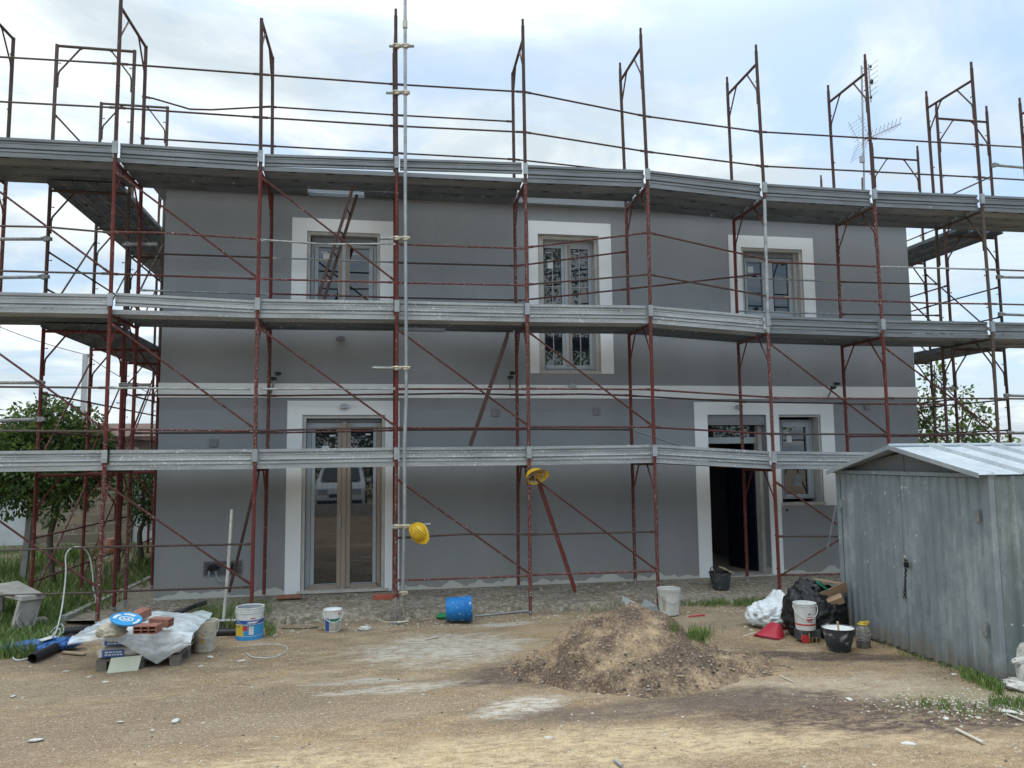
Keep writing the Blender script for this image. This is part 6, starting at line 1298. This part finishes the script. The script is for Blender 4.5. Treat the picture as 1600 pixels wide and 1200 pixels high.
# citrus trees at the left
Yt = 2.6; b0 = G(62,892); b0 = Vector((b0.x, Yt, gz(b0.x, Yt)))
b0 = wv(84,880,Yt); b0.z = gz(b0.x, Yt)
R = lambda a, b_=None, c=None: (a, b_ or a, c or a)
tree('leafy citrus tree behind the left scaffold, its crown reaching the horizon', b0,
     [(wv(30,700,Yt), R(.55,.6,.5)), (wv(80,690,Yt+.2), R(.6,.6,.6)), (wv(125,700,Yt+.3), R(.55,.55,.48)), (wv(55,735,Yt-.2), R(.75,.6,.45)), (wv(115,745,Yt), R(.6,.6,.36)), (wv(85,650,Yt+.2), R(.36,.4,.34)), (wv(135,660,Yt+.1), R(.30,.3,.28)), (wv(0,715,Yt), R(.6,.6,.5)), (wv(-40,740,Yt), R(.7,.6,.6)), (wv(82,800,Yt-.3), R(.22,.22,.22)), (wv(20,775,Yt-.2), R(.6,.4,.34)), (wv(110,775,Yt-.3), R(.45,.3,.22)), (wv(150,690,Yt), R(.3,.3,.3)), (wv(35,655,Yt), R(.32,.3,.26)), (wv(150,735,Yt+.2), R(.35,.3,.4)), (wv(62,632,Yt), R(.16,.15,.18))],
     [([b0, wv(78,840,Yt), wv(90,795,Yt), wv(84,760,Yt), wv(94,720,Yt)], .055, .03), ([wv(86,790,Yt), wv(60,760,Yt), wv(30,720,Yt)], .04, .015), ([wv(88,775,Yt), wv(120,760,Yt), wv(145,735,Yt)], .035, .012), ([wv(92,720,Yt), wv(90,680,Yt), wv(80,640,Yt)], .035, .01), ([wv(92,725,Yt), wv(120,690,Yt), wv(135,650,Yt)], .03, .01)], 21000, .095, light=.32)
org = []
for x, y in ((36,651),(38,655),(20,690),(110,682)):
    pass
Y2 = 4.4; b1 = wv(222,862,Y2); b1.z = gz(b1.x, Y2)
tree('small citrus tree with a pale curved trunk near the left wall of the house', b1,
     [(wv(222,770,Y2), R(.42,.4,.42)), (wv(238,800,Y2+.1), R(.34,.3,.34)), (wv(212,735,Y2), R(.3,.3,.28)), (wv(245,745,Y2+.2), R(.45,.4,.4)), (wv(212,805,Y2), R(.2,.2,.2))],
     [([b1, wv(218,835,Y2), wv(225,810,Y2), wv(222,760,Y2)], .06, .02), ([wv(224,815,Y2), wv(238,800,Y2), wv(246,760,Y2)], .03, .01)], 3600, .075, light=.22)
# trees beyond the right end of the house
def rb(px, Y): q = wv(px, 800, Y); return Vector((q.x, Y, gz(q.x, Y)))
Y3 = 3.0; a = rb(1462, Y3)
tree('slender leafy tree growing right beside the right end wall', a,
     [(wv(1461,590,Y3), R(.24,.3,.38)), (wv(1445,635,Y3), R(.32,.3,.30)), (wv(1463,670,Y3), R(.30,.3,.30)), (wv(1440,680,Y3), R(.35,.3,.28)), (wv(1476,640,Y3), R(.16,.2,.2)), (wv(1430,650,Y3+.2), R(.3,.3,.35))],
     [([a, wv(1466,740,Y3), wv(1462,680,Y3), wv(1460,570,Y3)], .05, .01), ([wv(1464,720,Y3), wv(1448,670,Y3), wv(1436,630,Y3)], .025, .008)], 1050, .12, light=.34)
Y4 = 3.4; a = rb(1500, Y4)
tree('open leafy tree with spreading twigs seen between the right scaffold legs', a,
     [(wv(1505,612,Y4), R(.20,.2,.18)), (wv(1522,640,Y4), R(.28,.25,.18)), (wv(1538,655,Y4), R(.28,.25,.18)), (wv(1512,678,Y4), R(.42,.35,.24)), (wv(1530,600,Y4-.2), R(.05,.05,.05)), (wv(1498,640,Y4), R(.18,.2,.25)), (wv(1533,668,Y4), R(.12,.1,.1))],
     [([a, wv(1504,740,Y4), wv(1503,680,Y4), wv(1505,610,Y4)], .045, .008), ([wv(1503,700,Y4), wv(1524,670,Y4), wv(1545,650,Y4)], .02, .006), ([wv(1503,690,Y4), wv(1520,650,Y4), wv(1530,635,Y4)], .02, .006)], 600, .125, light=.32)
for (px, Y, dx1, lab) in ((1455, 5.2, 0, 'low bushy tree just above the shed roof near the house corner'), (1545, 4.6, 0, 'low bushy tree above the middle of the shed roof'), (1598, 5.5, 0, 'low bushy tree above the shed roof at the right edge')):
    a = rb(px, Y)
    tree(lab, a, [(wv(px-22,705,Y), R(.5,.4,.32)), (wv(px+20,702,Y), R(.5,.4,.30)), (wv(px,700,Y), R(.35,.4,.38)), (wv(px+30,725,Y), R(.6,.5,.45)), (wv(px-20,735,Y), R(.6,.5,.45))], [([a, wv(px,740,Y), wv(px,700,Y)], .06, .02)], 1100, .12, light=.42)

# ---------------------------------------------------------------- left background: walls, outbuilding, lamp post, cable
m_block, nt, b = newmat('stone_block_wall', .95, 0, .2)
tcb = nt.nodes.new('ShaderNodeTexCoord'); mpb = nt.nodes.new('ShaderNodeMapping'); nt.links.new(tcb.outputs['Object'], mpb.inputs[0]); mpb.inputs['Rotation'].default_value = (pi/2,0,0)
wn = tnoise(nt, 2.5, 3, .5); wm = nt.nodes.new('ShaderNodeMix'); wm.data_type = 'RGBA'; wm.inputs['Factor'].default_value = .12; nt.links.new(mpb.outputs[0], wm.inputs['A']); nt.links.new(wn, wm.inputs['B'])
bt_ = nt.nodes.new('ShaderNodeTexBrick'); nt.links.new(wm.outputs['Result'], bt_.inputs['Vector']); bt_.inputs['Scale'].default_value = 1; bt_.inputs['Brick Width'].default_value = .42; bt_.inputs['Row Height'].default_value = .19; bt_.inputs['Mortar Size'].default_value = .018; bt_.inputs['Mortar Smooth'].default_value = .4
bt_.inputs['Color1'].default_value = (.30,.25,.18,1); bt_.inputs['Color2'].default_value = (.17,.145,.115,1); bt_.inputs['Mortar'].default_value = (.30,.27,.22,1)
c = mixc(nt, step(nt, tnoise(nt, 9, 6, .7), .5, .7, 0, .6), bt_.outputs[0], (.13,.11,.09)); nt.links.new(c, b.inputs['Base Color']); bump(nt, b, bt_.outputs['Fac'], -.6, .03)
Yw = 6.6; xa, xb = W(52,800,Yw).x, W(206,800,Yw).x
o = MB().box((xa, Yw, .2), (xb, Yw+.35, W(130,700,Yw).z)).build('stone_wall', m_block, None, 0, .01); tag(o, 'tan stone block garden wall behind the left scaffold', 'wall')
m_whitewash = simple('whitewashed_wall', (.50,.55,.58), .85, var=.2, scale=2.5, col2=(.40,.41,.40))
o = MB().box((W(-70,800,Yw).x, Yw+.1, .2), (xa-.01, Yw+.35, W(30,776,Yw).z)).build('white_wall', m_whitewash, None, 0, .01); tag(o, 'low whitewashed wall at the left edge joining the stone wall', 'wall')
o = MB().box((xb+.01, Yw+.05, .2), (W(262,800,Yw).x+1, Yw+.35, W(225,742,Yw).z)).build('white_wall', m_whitewash, None, 0, .01); tag(o, 'whitewashed wall between the stone wall and the grey house', 'wall')
Yb = 9.5; ob = thing('outbuilding', 'low outbuilding with a dark weathered tile roof behind the garden walls', 'building')
x0, x1 = W(-120,700,Yb).x, W(275,700,Yb).x; ze = W(210,681,Yb).z; zr = W(210,663,Yb+2.2).z
MB().box((x0, Yb, .2), (x1, Yb+4.4, ze)).build('wall', simple('old_render', (.22,.19,.165), .9, var=.3, scale=2), ob, 0)
m_oldtile = simple('weathered_tile', (.10,.085,.075), .9, var=.4, scale=5, col2=(.20,.11,.08))
m = MB(); rows = []
for z, y in ((ze-.05, Yb-.35), (zr, Yb+2.2)):
    row = []; n_ = 190
    for k in range(n_): row.append((x0+(x1-x0)*k/(n_-1), y, z+.035*abs(sin(k*pi/2*.999))))
    rows.append(row)
m.grid(rows); m.grid([[(x0, Yb+2.2, zr), (x1, Yb+2.2, zr)], [(x0, Yb+4.8, ze), (x1, Yb+4.8, ze)]]); m.box((x0, Yb-.33, ze-.12), (x1, Yb-.30, ze-.02)); m.build('roof', m_oldtile, ob, 0)
Yp = 14.; lpz = W(134,553,Yp); lp_ = thing('lamp_post', 'pale square lamp post with a short arm beyond the citrus tree', 'lamp post')
m = MB(); m.box((lpz.x-.07, Yp-.07, .4), (lpz.x+.07, Yp+.07, lpz.z)); m.build('post', simple('pale_post', (.42,.44,.44), .7), lp_, 0, .01)
m = MB(); m.box((lpz.x+.07, Yp-.03, lpz.z-.06), (lpz.x+.22, Yp+.03, lpz.z+.0)); m.build('arm', m_galv_rail, lp_, 0, .005)
m = MB(); c0, c1, c2 = W(-60,484,Yp), Vector((lpz.x, Yp, lpz.z-.02)), W(262,628,Yp)
def sagw(a, b_, s): return [a.lerp(b_, k/12)-Vector((0,0,s*4*(k/12)*(1-k/12))) for k in range(13)]
m.tube(sagw(c0, c1, .12), .011, 5); m.tube(sagw(c1, c2, .08), .011, 5); q = m.build('overhead_cable', m_steel_dark); tag(q, 'thin dark overhead cable crossing the sky at the left to the lamp post', 'cable')

# ---------------------------------------------------------------- what stands behind the camera (mirrored in the panes)
Yk = -15.2
def prism(m, prof, y0, y1, sx=1.): pass
car = thing('parked_car', 'small white hatchback mirrored in the panes of the glazed door', 'car', (-4.05, Yk, gz(-5, Yk)))
m_cw = simple('white_car_paint', (.72,.73,.74), .25, var=.05); m_tyre = simple('tyre', (.02,.02,.02), .8); m_cg = simple('car_glass', (.02,.025,.03), .1)
side_p = [(1.78,.28),(1.82,.55),(1.74,.80),(1.05,.96),(.45,1.42),(-1.35,1.50),(-1.72,1.05),(-1.78,.35)]     # (forward, height)
m = MB(); rows = []
for x, k in ((-.79,.0),(-.76,.05),(0,.07),(.76,.05),(.79,.0)):
    rows.append([(x*(1 if z < 1.0 else .84), y*(1+k*.35), z+(k*.5 if z > 1.3 else 0)) for y, z in side_p])
m.grid(rows); m.add(rows[0], [tuple(range(8))]); m.add(rows[-1], [tuple(range(8))[::-1]]); m.box((-.7,-1.7,.25), (.7,1.7,.4)); m.build('body', m_cw, car, 35)
m = MB(); m.add([(-.64,1.065,.985),(.64,1.065,.985),(.56,.52,1.40),(-.56,.52,1.40)], [(0,1,2,3)]); m.xform(Matrix.Translation((0,.03,.03))); m.build('windscreen', m_cg, car, 0)
for x in (-.52, .52):
    m = MB(); m.obox((x,1.80,.70), (.15,0,0), (0,.05,-.02), (0,0,.09)); m.build('headlight', m_pvc, car, 0, .02)
m = MB(); m.box((-.33,1.81,.52), (.33,1.87,.62)); m.box((-.7,1.80,.30), (.7,1.85,.42)); m.build('grille', m_steel_dark, car, 0); MB().lathe([(0,0),(.06,0),(.06,.02),(0,.03)], n=20, mat=Matrix.Rotation(-pi/2,3,'X')).xform(Matrix.Translation((0,1.85,.74))).build('badge', m_steel_dark, car)
for x in (-.74, .74):
    for y in (1.15, -1.15):
        m = MB(); m.lathe([(.0,-.09),(.27,-.09),(.30,-.05),(.30,.05),(.27,.09),(0,.09)], n=24, mat=Matrix.Rotation(pi/2,3,'Y')).xform(Matrix.Translation((x,y,.30))); m.build('wheel', m_tyre, car, 40)
for x in (-.90, .90): MB().obox((x,.72,1.02), (.08,0,0), (0,.05,0), (0,0,.06)).build('wing_mirror', m_cw, car, 0, .02)
fn = thing('wire_fence', 'wire mesh fence in front of the white car, mirrored in the glazed door', 'fence'); Yf = Yk+2.3
m = MB(); z0 = gz(0, Yf)+.02
for k in range(60): x = -10+k*.16; m.tube([(x,Yf,z0+.35),(x,Yf,z0+1.5)], .004, 4)
for k in range(5): m.tube([(-10,Yf,z0+.35+k*.28),(-.5,Yf,z0+.35+k*.28)], .004, 4)
m.build('mesh_panel', m_galv_rail, fn); m = MB(); m.box((-10,Yf-.1,z0-.1),(-.5,Yf+.1,z0+.33)); m.build('base_wall', m_conc, fn, 0)
for k in range(4): x = -10+k*3.16; MB().tube([(x,Yf,z0),(x,Yf,z0+1.6)], .03, 8).build('post', m_galv_rail, fn)
for i_, (x, y, s, hh_, lab) in enumerate(((-11,-22,1.,5.,'broad dark tree behind the wire fence, far left of the white car'), (6.4,-23,1.2,12.,'tallest dark tree behind the camera, mirrored in the centre window'), (-4.5,-25,1.2,5.5,'broad dark tree straight behind the white car'), (-.5,-23,1.,5.,'broad dark tree right of the white car, left of the tallest tree'), (13.5,-24,1.3,7.,'dark tree at the far right behind the camera'))):
    z = gz(x, y); cl = [(Vector((x+near_r(2.4)*s, y+near_r(1.5)*s, z+1.0+(hh_-1)*k/10)), R(1.7*s,1.4*s,1.3*s)) for k in range(11)]
    tree(lab, None, cl, [([Vector((x,y,z)), Vector((x+.1,y,z+2)), Vector((x,y,z+4))], .2, .1)], 9000, .22, light=.12)
